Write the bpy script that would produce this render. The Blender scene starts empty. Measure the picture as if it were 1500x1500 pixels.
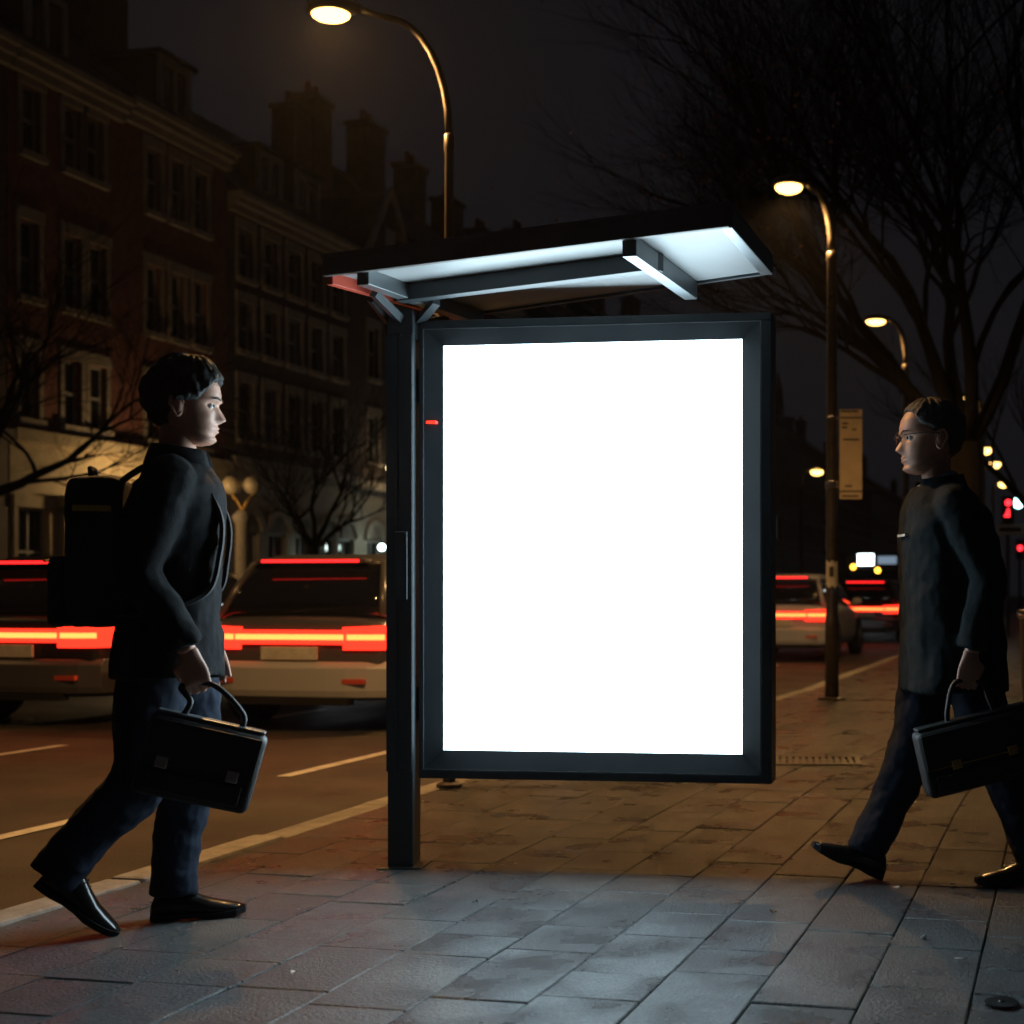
import bpy, bmesh, math, random
from mathutils import Vector, Matrix, noise
random.seed(7)
R = math.radians
sc = bpy.context.scene
C = sc.collection

# ---------------------------------------------------------------- camera, sky, exposure
YAW = R(11.6)                                   # the camera looks 11.6 degrees left of the street's direction
cam = bpy.data.cameras.new('camera'); camo = bpy.data.objects.new('camera', cam); C.objects.link(camo)
camo.location = (0, 0, 1.05); camo.rotation_euler = (R(90), 0, YAW)
cam.sensor_width = 36; cam.lens = 48.0; cam.shift_x = -0.2667; cam.shift_y = 0.08
cam.clip_start = 0.05; cam.clip_end = 3000
cam.dof.use_dof = True; cam.dof.focus_distance = 4.85; cam.dof.aperture_fstop = 3.0
sc.camera = camo
w = bpy.data.worlds.new('World'); sc.world = w; w.use_nodes = True
nt = w.node_tree; bg = nt.nodes['Background']
bg.inputs['Color'].default_value = (0.0098, 0.0096, 0.0118, 1); bg.inputs['Strength'].default_value = 0.62   # night sky over a city
vs = sc.view_settings; vs.view_transform = 'Standard'; vs.look = 'None'; vs.exposure = 0; vs.gamma = 1; vs.use_curve_mapping = False
sc.cycles.max_bounces = 4; sc.cycles.sample_clamp_indirect = 3; sc.cycles.use_adaptive_sampling = True; sc.cycles.adaptive_threshold = 0.02

# ---------------------------------------------------------------- materials
MATS = {}
def mat(name, col, rough=0.6, metal=0.0, emit=None, es=0.0, var=0.0, nscale=8.0, bump=0.0, bscale=60.0, alpha_mix=0.0, rnd=0.0, spec=0.5, rvar=0.0, trans=0.0, stretch=None, speck=0.0):
    if name in MATS: return MATS[name]
    m = bpy.data.materials.new(name); m.use_nodes = True; n = m.node_tree; b = n.nodes['Principled BSDF']
    b.inputs['Roughness'].default_value = rough; b.inputs['Metallic'].default_value = metal
    b.inputs['Specular IOR Level'].default_value = spec
    b.inputs['Base Color'].default_value = (*col, 1)
    if trans: b.inputs['Transmission Weight'].default_value = trans
    if emit: b.inputs['Emission Color'].default_value = (*emit, 1); b.inputs['Emission Strength'].default_value = es
    if var or bump or rnd or rvar:
        tc = n.nodes.new('ShaderNodeTexCoord'); src = tc.outputs['Object']
        if stretch:
            mp = n.nodes.new('ShaderNodeMapping'); mp.inputs['Scale'].default_value = stretch
            n.links.new(src, mp.inputs['Vector']); src = mp.outputs['Vector']
        if rnd:
            o2 = n.nodes.new('ShaderNodeObjectInfo'); cx = n.nodes.new('ShaderNodeCombineXYZ')
            for i_, f_ in enumerate((37.0, 91.0, 13.0)):
                mm = n.nodes.new('ShaderNodeMath'); mm.operation = 'MULTIPLY'; mm.inputs[1].default_value = f_
                n.links.new(o2.outputs['Random'], mm.inputs[0]); n.links.new(mm.outputs[0], cx.inputs[i_])
            va = n.nodes.new('ShaderNodeVectorMath'); n.links.new(src, va.inputs[0]); n.links.new(cx.outputs[0], va.inputs[1]); src = va.outputs[0]
        if var or rnd:
            hs = n.nodes.new('ShaderNodeHueSaturation'); hs.inputs['Color'].default_value = (*col, 1)
            no = n.nodes.new('ShaderNodeTexNoise'); no.inputs['Scale'].default_value = nscale; no.inputs['Detail'].default_value = 8; no.inputs['Roughness'].default_value = 0.65
            n.links.new(src, no.inputs['Vector'])
            mr = n.nodes.new('ShaderNodeMapRange'); mr.inputs['From Min'].default_value = 0.3; mr.inputs['From Max'].default_value = 0.7
            mr.inputs['To Min'].default_value = 1 - var; mr.inputs['To Max'].default_value = 1 + var
            n.links.new(no.outputs['Fac'], mr.inputs['Value']); out = mr.outputs['Result']
            if rnd:
                oi = n.nodes.new('ShaderNodeObjectInfo'); m2 = n.nodes.new('ShaderNodeMapRange')
                m2.inputs['To Min'].default_value = 1 - rnd; m2.inputs['To Max'].default_value = 1 + rnd
                n.links.new(oi.outputs['Random'], m2.inputs['Value'])
                mu = n.nodes.new('ShaderNodeMath'); mu.operation = 'MULTIPLY'
                n.links.new(out, mu.inputs[0]); n.links.new(m2.outputs['Result'], mu.inputs[1]); out = mu.outputs[0]
            if speck:
                ns = n.nodes.new('ShaderNodeTexNoise'); ns.inputs['Scale'].default_value = 150; ns.inputs['Detail'].default_value = 3
                n.links.new(src, ns.inputs['Vector']); m4 = n.nodes.new('ShaderNodeMapRange'); m4.inputs['From Min'].default_value = 0.38; m4.inputs['From Max'].default_value = 0.62
                m4.inputs['To Min'].default_value = 1 - speck; m4.inputs['To Max'].default_value = 1 + speck; n.links.new(ns.outputs['Fac'], m4.inputs['Value'])
                m5 = n.nodes.new('ShaderNodeMath'); m5.operation = 'MULTIPLY'; n.links.new(out, m5.inputs[0]); n.links.new(m4.outputs['Result'], m5.inputs[1]); out = m5.outputs[0]
            n.links.new(out, hs.inputs['Value']); n.links.new(hs.outputs['Color'], b.inputs['Base Color'])
        if rvar:
            n3 = n.nodes.new('ShaderNodeTexNoise'); n3.inputs['Scale'].default_value = nscale * 0.7; n3.inputs['Detail'].default_value = 5
            n.links.new(src, n3.inputs['Vector'])
            m3 = n.nodes.new('ShaderNodeMapRange'); m3.inputs['From Min'].default_value = 0.3; m3.inputs['From Max'].default_value = 0.7
            m3.inputs['To Min'].default_value = rough - rvar; m3.inputs['To Max'].default_value = rough + rvar
            n.links.new(n3.outputs['Fac'], m3.inputs['Value']); n.links.new(m3.outputs['Result'], b.inputs['Roughness'])
        if bump:
            n2 = n.nodes.new('ShaderNodeTexNoise'); n2.inputs['Scale'].default_value = bscale; n2.inputs['Detail'].default_value = 6; n2.inputs['Roughness'].default_value = 0.7
            n.links.new(src, n2.inputs['Vector'])
            bp = n.nodes.new('ShaderNodeBump'); bp.inputs['Strength'].default_value = bump; bp.inputs['Distance'].default_value = 0.02
            n.links.new(n2.outputs['Fac'], bp.inputs['Height']); n.links.new(bp.outputs['Normal'], b.inputs['Normal'])
    MATS[name] = m; return m
mat('slab', (0.052, 0.051, 0.049), 0.33, var=0.32, nscale=6, bump=1.0, bscale=90, rnd=0.28, rvar=0.10, spec=1.0, speck=0.8)
mat('fascia', (0.13, 0.115, 0.11), 0.5, var=0.15)
mat('bed', (0.03, 0.028, 0.026), 0.95, var=0.3, nscale=30)
mat('kerbstone', (0.27, 0.25, 0.22), 0.7, var=0.3, nscale=12, bump=0.5, bscale=70, rnd=0.15)
mat('asphalt', (0.06, 0.054, 0.047), 0.55, var=0.5, nscale=1.4, bump=0.8, bscale=120, rvar=0.12, speck=0.4)
mat('gutter', (0.11, 0.1, 0.09), 0.75, var=0.35, nscale=6, bump=0.6, bscale=90)
mat('roadpaint', (0.55, 0.52, 0.46), 0.6, var=0.35, nscale=14)
mat('earth', (0.06, 0.055, 0.05), 0.95, var=0.3)
mat('frame', (0.036, 0.045, 0.051), 0.42, var=0.12, nscale=5, rvar=0.08, spec=0.5)
mat('bezel', (0.014, 0.019, 0.023), 0.5, rvar=0.08, nscale=6)
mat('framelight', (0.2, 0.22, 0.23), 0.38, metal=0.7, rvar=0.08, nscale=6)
mat('soffit', (0.33, 0.335, 0.335), 0.45, var=0.06, nscale=3, rvar=0.1)
mat('redspill_lens', (0.62, 0.09, 0.05), 0.45, var=0.1)  # red light spill painted on the canopy end; also red reflectors and lenses
mat('screen', (0.8, 0.8, 0.8), 0.3, emit=(0.66, 0.88, 1.0), es=10.5)
mat('blackmetal', (0.022, 0.021, 0.02), 0.4, var=0.25, nscale=10, rvar=0.1)
mat('lampmetal', (0.055, 0.045, 0.036), 0.36, var=0.25, nscale=12, rvar=0.1, metal=0.3)
mat('lens', (0.9, 0.7, 0.4), 0.3, emit=(1.0, 0.56, 0.14), es=6.5)
mat('chrome', (0.6, 0.6, 0.6), 0.2, metal=1.0)
mat('board', (0.66, 0.54, 0.37), 0.55, var=0.12)
mat('ink', (0.05, 0.045, 0.04), 0.7)
mat('paper', (0.6, 0.57, 0.5), 0.8, var=0.2)
mat('coatblack', (0.011, 0.0115, 0.013), 0.85, var=0.25, nscale=14, bump=0.35, bscale=220, spec=0.12)
mat('coatteal', (0.007, 0.012, 0.0145), 0.8, var=0.25, nscale=14, bump=0.35, bscale=220, spec=0.12)
mat('trousers', (0.014, 0.022, 0.042), 0.85, var=0.25, nscale=16, bump=0.3, bscale=240, spec=0.25)
mat('shirt', (0.16, 0.22, 0.28), 0.8)
mat('skin', (0.60, 0.31, 0.21), 0.5, var=0.10, nscale=25, bump=0.12, bscale=180)
mat('lip', (0.38, 0.17, 0.14), 0.5)
mat('hairblack', (0.010, 0.008, 0.007), 0.55, var=0.3, nscale=30, bump=0.9, bscale=60, stretch=(1, 1, 0.25))
mat('hairgrey', (0.085, 0.072, 0.062), 0.55, var=0.4, nscale=30, bump=0.9, bscale=60, stretch=(0.35, 1, 1))
mat('eye', (0.75, 0.73, 0.70), 0.15)
mat('iris', (0.03, 0.02, 0.015), 0.1)
mat('shoe', (0.012, 0.011, 0.011), 0.22, rvar=0.06, nscale=20)
mat('leather', (0.012, 0.0115, 0.0115), 0.48, var=0.25, nscale=20, bump=0.25, bscale=150, rvar=0.08)
mat('nylon', (0.010, 0.010, 0.011), 0.75, var=0.3, nscale=20, bump=0.4, bscale=200)
mat('brass', (0.75, 0.48, 0.16), 0.25, metal=1.0)
mat('yellowtape', (0.55, 0.40, 0.08), 0.5)
mat('brickred', (0.17, 0.062, 0.042), 0.85, var=0.3, nscale=5, bump=0.3, bscale=30, rnd=0.1)
mat('brickdark', (0.085, 0.06, 0.048), 0.85, var=0.3, nscale=4, bump=0.3, bscale=30)
mat('cream', (0.46, 0.36, 0.22), 0.8, var=0.18, nscale=3, bump=0.2, bscale=20)
mat('stone', (0.30, 0.25, 0.19), 0.8, var=0.2, nscale=4, bump=0.2, bscale=20)
mat('stucco', (0.22, 0.18, 0.14), 0.85, var=0.25, nscale=3)
mat('slate', (0.028, 0.028, 0.032), 0.7, var=0.3, nscale=5)
mat('sash', (0.33, 0.31, 0.27), 0.6)
mat('pane', (0.012, 0.014, 0.018), 0.08, spec=0.6)
mat('door', (0.03, 0.025, 0.022), 0.5)
mat('bark', (0.006, 0.005, 0.0042), 0.9, spec=0.08, var=0.4, nscale=12, bump=0.9, bscale=25, stretch=(1, 1, 0.3))
mat('leafdead', (0.26, 0.12, 0.04), 0.7, var=0.3)
mat('globe', (0.55, 0.45, 0.30), 0.35)
mat('carsilver', (0.12, 0.12, 0.13), 0.3, metal=0.35)
mat('cardark', (0.025, 0.025, 0.028), 0.28, metal=0.3)
mat('carwhite', (0.45, 0.46, 0.48), 0.3)
mat('carglass', (0.01, 0.011, 0.013), 0.06, spec=0.7)
mat('tyre', (0.012, 0.012, 0.012), 0.85)
mat('rim', (0.35, 0.35, 0.36), 0.3, metal=0.9)
mat('tail', (0.4, 0.01, 0.01), 0.3, emit=(1.0, 0.028, 0.012), es=2.6)
mat('tailhot', (0.4, 0.05, 0.01), 0.3, emit=(1.0, 0.2, 0.04), es=4)
mat('brakestrip', (0.4, 0.01, 0.01), 0.3, emit=(1.0, 0.015, 0.015), es=3.5)
mat('headlight', (0.8, 0.8, 0.8), 0.2, emit=(0.85, 0.95, 1.0), es=18)
mat('amber', (0.8, 0.4, 0.05), 0.3, emit=(1.0, 0.45, 0.04), es=6)
mat('signwhite', (0.8, 0.8, 0.8), 0.3, emit=(0.78, 0.95, 1.0), es=9)
mat('signalred', (0.5, 0.02, 0.02), 0.3, emit=(1.0, 0.02, 0.03), es=5)
mat('signalgreen', (0.2, 0.6, 0.5), 0.3, emit=(0.45, 1.0, 0.92), es=9)
mat('lampwhite', (0.8, 0.8, 0.8), 0.3, emit=(0.75, 1.0, 0.92), es=14)
mat('lampwarm', (0.8, 0.6, 0.3), 0.3, emit=(1.0, 0.75, 0.38), es=12)
mat('windowcold', (0.3, 0.35, 0.4), 0.3, emit=(0.5, 0.68, 0.9), es=0.35)
mat('cable', (0.12, 0.12, 0.12), 0.6)
mat('litter', (0.6, 0.58, 0.55), 0.8)

# ---------------------------------------------------------------- helpers
class MB:
    def __init__(s): s.v = []; s.f = []; s.m = []
    def add(s, vs, fs):
        o = len(s.v); s.v += [tuple(p) for p in vs]; s.f += [tuple(i + o for i in f) for f in fs]; return s
    def box(s, c, d, rz=0, rx=0, ry=0):
        M = Matrix.Rotation(rz, 3, 'Z') @ Matrix.Rotation(ry, 3, 'Y') @ Matrix.Rotation(rx, 3, 'X')
        vs = [Vector(c) + M @ Vector((x * d[0] / 2, y * d[1] / 2, z * d[2] / 2)) for x in (-1, 1) for y in (-1, 1) for z in (-1, 1)]
        return s.add(vs, [(0, 1, 3, 2), (4, 6, 7, 5), (0, 4, 5, 1), (2, 3, 7, 6), (0, 2, 6, 4), (1, 5, 7, 3)])
    def b2(s, x0, x1, y0, y1, z0, z1): return s.box(((x0 + x1) / 2, (y0 + y1) / 2, (z0 + z1) / 2), (x1 - x0, y1 - y0, z1 - z0))
    def rings(s, rs, cap=True, closed=False):
        n = len(rs[0]); vs = [p for r in rs for p in r]; fs = []
        for i in range(len(rs) - 1 + (1 if closed else 0)):
            a = i * n; b = ((i + 1) % len(rs)) * n
            for j in range(n):
                k = (j + 1) % n; fs.append((a + j, a + k, b + k, b + j))
        if cap and not closed: fs.append(tuple(reversed(range(n)))); fs.append(tuple(range((len(rs) - 1) * n, len(rs) * n)))
        return s.add(vs, fs)
    def tube(s, pts, rad, n=8, sq=(1, 1), cap=True):
        pts = [Vector(p) for p in pts]; rs = []; ref = None
        if not hasattr(rad, '__len__'): rad = [rad] * len(pts)
        for i, p in enumerate(pts):
            t = (pts[min(i + 1, len(pts) - 1)] - pts[max(i - 1, 0)]).normalized()
            if ref is None: ref = Vector((0, 1, 0)) if abs(t.y) < 0.9 else Vector((1, 0, 0))
            a = (ref - t * ref.dot(t)).normalized(); b = t.cross(a); ref = a
            rs.append([p + (a * math.cos(2 * math.pi * k / n) * sq[0] + b * math.sin(2 * math.pi * k / n) * sq[1]) * rad[i] for k in range(n)])
        return s.rings(rs, cap)
    def lathe(s, prof, c=(0, 0, 0), n=20, axis='Z', cap=True):
        rs = []
        for r, h in prof:
            q = []
            for k in range(n):
                x, y = r * math.cos(2 * math.pi * k / n), r * math.sin(2 * math.pi * k / n)
                p = (x, y, h) if axis == 'Z' else ((h, x, y) if axis == 'X' else (y, h, x))
                q.append(Vector(c) + Vector(p))
            rs.append(q)
        return s.rings(rs, cap)
    def ball(s, c, r, n=12, sc=(1, 1, 1)):
        rs = []
        for i in range(1, n):
            a = math.pi * i / n
            rs.append([Vector(c) + Vector((r * sc[0] * math.sin(a) * math.cos(2 * math.pi * k / (2 * n)), r * sc[1] * math.sin(a) * math.sin(2 * math.pi * k / (2 * n)), -r * sc[2] * math.cos(a))) for k in range(2 * n)])
        return s.rings(rs)
    def mesh(s, name):
        me = bpy.data.meshes.new(name); me.from_pydata(s.v, [], s.f); me.update()
        bm = bmesh.new(); bm.from_mesh(me); bmesh.ops.recalc_face_normals(bm, faces=bm.faces); bm.to_mesh(me); bm.free()
        return me
    def build(s, name, m, parent=None, smooth=False, bevel=0, loc=None, seg=2):
        me = s.mesh(name); me.materials.append(MATS[m])
        if smooth:
            for p in me.polygons: p.use_smooth = True
        o = bpy.data.objects.new(name, me); C.objects.link(o)
        if parent: o.parent = parent
        if loc: o.location = loc
        if bevel:
            b = o.modifiers.new('bevel', 'BEVEL'); b.width = bevel; b.segments = seg; b.limit_method = 'ANGLE'
        return o
def tag(o, label=None, cat=None, group=None, kind=None):
    if label: o['label'] = label
    if cat: o['category'] = cat
    if group: o['group'] = group
    if kind: o['kind'] = kind
    return o
def thing(name, label, cat, loc=(0, 0, 0), rz=0, group=None):
    o = bpy.data.objects.new(name, None); C.objects.link(o); o.location = loc; o.rotation_euler = (0, 0, rz); o.empty_display_size = 0.1
    return tag(o, label, cat, group)
def copy_tree(o, parent=None):
    c = o.copy(); C.objects.link(c); c.parent = parent
    for ch in list(o.children): copy_tree(ch, c)
    return c
def baked(mb, voxel, smooth_it=4, disp=0.0, dscale=0.12, factor=0.5):
    """Joins overlapping lofts into one continuous skin."""
    me = mb.mesh('tmp'); o = bpy.data.objects.new('tmp', me); C.objects.link(o)
    r = o.modifiers.new('r', 'REMESH'); r.mode = 'VOXEL'; r.voxel_size = voxel
    if smooth_it:
        s = o.modifiers.new('s', 'SMOOTH'); s.iterations = smooth_it; s.factor = factor
    if disp:
        t = bpy.data.textures.new('folds', 'CLOUDS'); t.noise_scale = dscale; t.noise_depth = 2
        d = o.modifiers.new('d', 'DISPLACE'); d.texture = t; d.strength = disp; d.mid_level = 0.5; d.texture_coords = 'LOCAL'
    dg = bpy.context.evaluated_depsgraph_get()
    out = bpy.data.meshes.new_from_object(o.evaluated_get(dg)); bpy.data.objects.remove(o)
    for p in out.polygons: p.use_smooth = True
    return out
def put(me, name, m, parent):
    me.materials.clear(); me.materials.append(MATS[m]); o = bpy.data.objects.new(name, me); C.objects.link(o); o.parent = parent; return o
CA, SA = math.cos(YAW), math.sin(YAW)
def V(X, Y, z=0.0): return Vector((X * CA - Y * SA, X * SA + Y * CA, z))     # shelter frame (turned 11.6 deg against the street)
def sm(a, b, t): t = max(0, min(1, (t - a) / (b - a))); return t * t * (3 - 2 * t)
def lerp_tab(tab, x):
    for (a, va), (b, vb) in zip(tab, tab[1:]):
        if x <= b:
            t = (x - a) / (b - a) if b > a else 0; return va + (vb - va) * max(0, t)
    return tab[-1][1]
# ---------------------------------------------------------------- ground, road, pavement
ROAD = -0.12
def kerb_x(y): return -3.45 + 0.6 * sm(6.5, 15, y)
m = MB(); m.add([(-260, -60, -0.4), (260, -60, -0.4), (260, 720, -0.4), (-260, 720, -0.4)], [(0, 1, 2, 3)])
tag(m.build('ground', 'earth'), kind='structure')
m = MB(); ys = [-12 + i * 1.0 for i in range(60)] + [60, 120, 300, 700]
vs = []; fs = []
for y in ys: vs += [(-16.0, y, ROAD), (kerb_x(y) + 0.02, y, ROAD)]
for i in range(len(ys) - 1): fs.append((2 * i, 2 * i + 1, 2 * i + 3, 2 * i + 2))
m.add(vs, fs); road = tag(m.build('road', 'asphalt'), kind='structure')
m = MB(); vs = []; fs = []
for y in ys: vs += [(kerb_x(y) - 0.32, y, ROAD + 0.004), (kerb_x(y) + 0.01, y, ROAD + 0.004)]
for i in range(len(ys) - 1): fs.append((2 * i, 2 * i + 1, 2 * i + 3, 2 * i + 2))
m.add(vs, fs); m.build('gutter', 'gutter', road)
def dash(x, y0, y1, wd=0.1):
    m = MB(); k = 0.6 * sm(6.5, 15, (y0 + y1) / 2) * 0.6
    m.add([(x + k - wd / 2, y0, ROAD + 0.005), (x + k + wd / 2, y0, ROAD + 0.005), (x + k + wd / 2, y1, ROAD + 0.005), (x + k - wd / 2, y1, ROAD + 0.005)], [(0, 1, 2, 3)])
    return m.build('lane_marking', 'roadpaint', road)
for y0, y1 in ((4.6, 6.75), (7.9, 11.2), (13.2, 16.2), (18.5, 22), (25, 29), (33, 37), (42, 47)): dash(-5.0, y0, y1)
for y0, y1 in ((6.8, 9.2), (11.6, 12.6), (15, 18), (21, 25), (30, 35)): dash(-7.6, y0, y1)
for y0, y1 in ((8, 12), (16, 20), (24, 28), (34, 40)): dash(-11.2, y0, y1)
# kerb
kb = MB(); kb.add([(kerb_x(-12) , -12, -0.2), (kerb_x(-12) + 0.14, -12, -0.2), (kerb_x(-12) + 0.14, 1.0, -0.2), (kerb_x(-12), 1.0, -0.2)], [(0, 1, 2, 3)])
kerb = tag(kb.build('kerb', 'kerbstone'), kind='structure')
kst = []
for k in range(3):
    m = MB(); m.box((0, 0, -0.09), (0.15, 0.905, 0.2)); me = m.mesh('kerb_stone'); me.materials.append(MATS['kerbstone']); kst.append(me)
y = 1.2; i = 0
while y < 60:
    o = bpy.data.objects.new('kerb_stone', kst[i % 3]); C.objects.link(o); o.parent = kerb
    dx = kerb_x(y + 0.46) - kerb_x(y - 0.46)
    o.location = (kerb_x(y) + 0.075 + random.uniform(-.004, .004), y, -0.004 + random.uniform(-.006, .004)); o.rotation_euler = (random.uniform(-.006, .006), random.uniform(-.01, .01), -math.atan2(dx, 0.92))
    b = o.modifiers.new('bevel', 'BEVEL'); b.width = 0.014; b.segments = 2
    y += 0.92; i += 1
m = MB()
for yy in range(61, 220, 4): m.b2(kerb_x(yy), kerb_x(yy) + 0.15, yy, yy + 3.98, -0.2, 0.0)
tag(m.build('kerb_run', 'kerbstone', kerb), kind='stuff')
# pavement: bed sheet and slabs
m = MB(); vs = []; fs = []
for y in ys: vs += [(kerb_x(y) + 0.1, y, -0.014), (9.0, y, -0.014)]
for i in range(len(ys) - 1): fs.append((2 * i, 2 * i + 1, 2 * i + 3, 2 * i + 2))
m.add(vs, fs); pav = tag(m.build('pavement', 'bed'), kind='structure')
LEN = [0.245, 0.30, 0.36, 0.42, 0.5]; WD = 0.278
slab_me = []
for L in LEN:
    m = MB(); m.box((0, 0, -0.025), (WD - 0.0045, L - 0.0045, 0.05)); me = m.mesh('slab'); me.materials.append(MATS['slab']); slab_me.append(me)
cells = []
for r in range(22):
    y = 2.2 + random.uniform(0, 0.4)
    while y < 34:
        q = random.randrange(5); L = LEN[q]; yc = y + L / 2
        x = kerb_x(yc) + 0.153 + WD * (r + 0.5)
        X = x * CA + yc * SA; Y = -x * SA + yc * CA
        if Y > 1: cells.append((Y, 1150 + 2000 * X / Y, 870 + 2100 / Y, x, yc, q, -math.atan2(kerb_x(yc + .2) - kerb_x(yc - .2), 0.4)))
        y += L
cells.sort(); count = 0; rest = MB()
for (Y, px, py, x, yc, q, rz) in cells:
    z = random.uniform(-.0025, .0018); tx, ty = random.gauss(0, .0035), random.gauss(0, .0035)
    if count < 298 and -60 < px < 1560 and py < 1540:
        o = bpy.data.objects.new('slab', slab_me[q]); C.objects.link(o); o.parent = pav
        o.location = (x, yc, z); o.rotation_euler = (tx, ty, rz)
        b = o.modifiers.new('bevel', 'BEVEL'); b.width = 0.0035; b.segments = 1
        count += 1
    else: rest.box((x, yc, z - 0.02), (WD - 0.0045, LEN[q] - 0.0045, 0.04), rz=rz, rx=tx, ry=ty)
tag(rest.build('slab_field', 'slab', pav), kind='stuff')
m = MB(); m.b2(kerb_x(40) + 0.16, 9, 34.2, 400, -0.06, -0.006); tag(m.build('paved_distance', 'slab', pav), kind='stuff')
# far pavement and kerb
m = MB(); m.b2(-24, -16.15, -12, 700, -0.3, 0.0); far = tag(m.build('far_pavement', 'slab'), kind='structure')
m = MB(); m.b2(-16.15, -16.0, -12, 700, -0.3, 0.004); tag(m.build('far_kerb', 'kerbstone', bevel=0.02), kind='structure')

# ---------------------------------------------------------------- houses across the road
FX = -20.0
def facade(mb, y0, y1, z0, z1, x, holes, depth=0.22):
    cy = sorted({y0, y1, *[h[0] for h in holes], *[h[1] for h in holes]}); cz = sorted({z0, z1, *[h[2] for h in holes], *[h[3] for h in holes]})
    for a, b in zip(cy, cy[1:]):
        for c, d in zip(cz, cz[1:]):
            if any(h[0] <= a + 1e-6 and b <= h[1] + 1e-6 and h[2] <= c + 1e-6 and d <= h[3] + 1e-6 for h in holes): continue
            mb.add([(x, a, c), (x, b, c), (x, b, d), (x, a, d)], [(0, 1, 2, 3)])
    for a, b, c, d in holes:
        xi = x - depth
        mb.add([(x, a, c), (x, b, c), (x, b, d), (x, a, d), (xi, a, c), (xi, b, c), (xi, b, d), (xi, a, d)], [(0, 1, 5, 4), (1, 2, 6, 5), (2, 3, 7, 6), (3, 0, 4, 7)])
def window(root, a, b, c, d, x, surround='stone', lintel=True, arch=False, lit=None):
    t = 0.05; xi = x - 0.14
    m = MB()
    m.b2(xi - .04, xi + .03, a, a + t, c, d); m.b2(xi - .04, xi + .03, b - t, b, c, d)
    m.b2(xi - .04, xi + .03, a + t, b - t, c, c + t); m.b2(xi - .04, xi + .03, a + t, b - t, d - t, d)
    m.b2(xi - .035, xi + .035, a + t, b - t, (c + d) / 2 - .03, (c + d) / 2 + .03)
    if b - a > 0.7: m.b2(xi - .03, xi + .02, (a + b) / 2 - .02, (a + b) / 2 + .02, c + t, d - t)
    w_ = m.build('window', 'sash', root)
    m = MB(); m.b2(xi - .02, xi - .008, a + t, b - t, c + t, d - t); m.build('pane', lit or 'pane', w_)
    m = MB(); m.b2(x + .003, x + .13, a - .1, b + .1, c - .13, c - .003); m.build('sill', surround, w_)
    if lintel:
        m = MB(); m.b2(x + .003, x + .06, a - .13, b + .13, d + .003, d + .24); m.build('lintel', surround, w_)
        m = MB(); m.b2(x + .002, x + .035, a - .11, a - .002, c, d); m.build('jamb', surround, w_); m = MB(); m.b2(x + .002, x + .035, b + .002, b + .11, c, d); m.build('jamb', surround, w_)
    if arch:
        m = MB(); r0 = (b - a) / 2; rs = []
        for k in range(13):
            q = math.pi * k / 12; cy_ = (a + b) / 2
            rs.append([(x + xx, cy_ - rr * math.cos(q), d + .02 + rr * math.sin(q)) for xx, rr in ((.003, r0 + .02), (.09, r0 + .02), (.09, r0 + .2), (.003, r0 + .2))])
        m.rings(rs); m.build('arch', surround, w_)
        m = MB(); m.add([(x + .012, (a + b) / 2 - r0 * math.cos(math.pi * k / 12), d + .02 + r0 * math.sin(math.pi * k / 12)) for k in range(13)], [tuple(range(13))]); m.build('fanlight', 'stucco', w_)
def dormer(roof, yc, wd, z0, z1, x):
    m = MB(); m.b2(x - 2.0, x, yc - wd / 2, yc + wd / 2, z0, z1); d = m.build('dormer', 'slate', roof)
    m = MB(); y0, y1 = yc - wd / 2, yc + wd / 2
    m.b2(x + .003, x + .09, y0, y0 + .13, z0 + .1, z1); m.b2(x + .003, x + .09, y1 - .13, y1, z0 + .1, z1); m.b2(x + .003, x + .09, y0 + .13, y1 - .13, z1 - .14, z1)
    m.b2(x + .003, x + .09, y0 + .13, y1 - .13, z0 + .1, z0 + .22); m.b2(x + .003, x + .07, yc - .05, yc + .05, z0 + .22, z1 - .14)
    m.build('dormer_frame', 'sash', roof)
    m = MB(); m.b2(x + .004, x + .02, y0 + .13, y1 - .13, z0 + .22, z1 - .14); m.build('dormer_pane', 'pane', roof)
    m = MB(); m.b2(x - 2.0, x + .18, y0 - .12, y1 + .12, z1 + .003, z1 + .12); m.build('dormer_roof', 'slate', roof)
def chimney(roof, yc, x, z0, z1, wd=1.1, dp=0.8, pots=2):
    m = MB(); m.b2(x - dp / 2, x + dp / 2, yc - wd / 2, yc + wd / 2, z0, z1); m.b2(x - dp / 2 - .08, x + dp / 2 + .08, yc - wd / 2 - .08, yc + wd / 2 + .08, z1 + .003, z1 + .18)
    m.build('chimney', 'brickdark', roof)
    for k in range(pots):
        m = MB(); m.lathe([(.12, 0), (.1, .25), (.11, .42), (.09, .45)], (x, yc + (k - (pots - 1) / 2) * .42, z1 + .18), 10); m.build('chimney_pot', 'brickred', roof, smooth=True)
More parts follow.
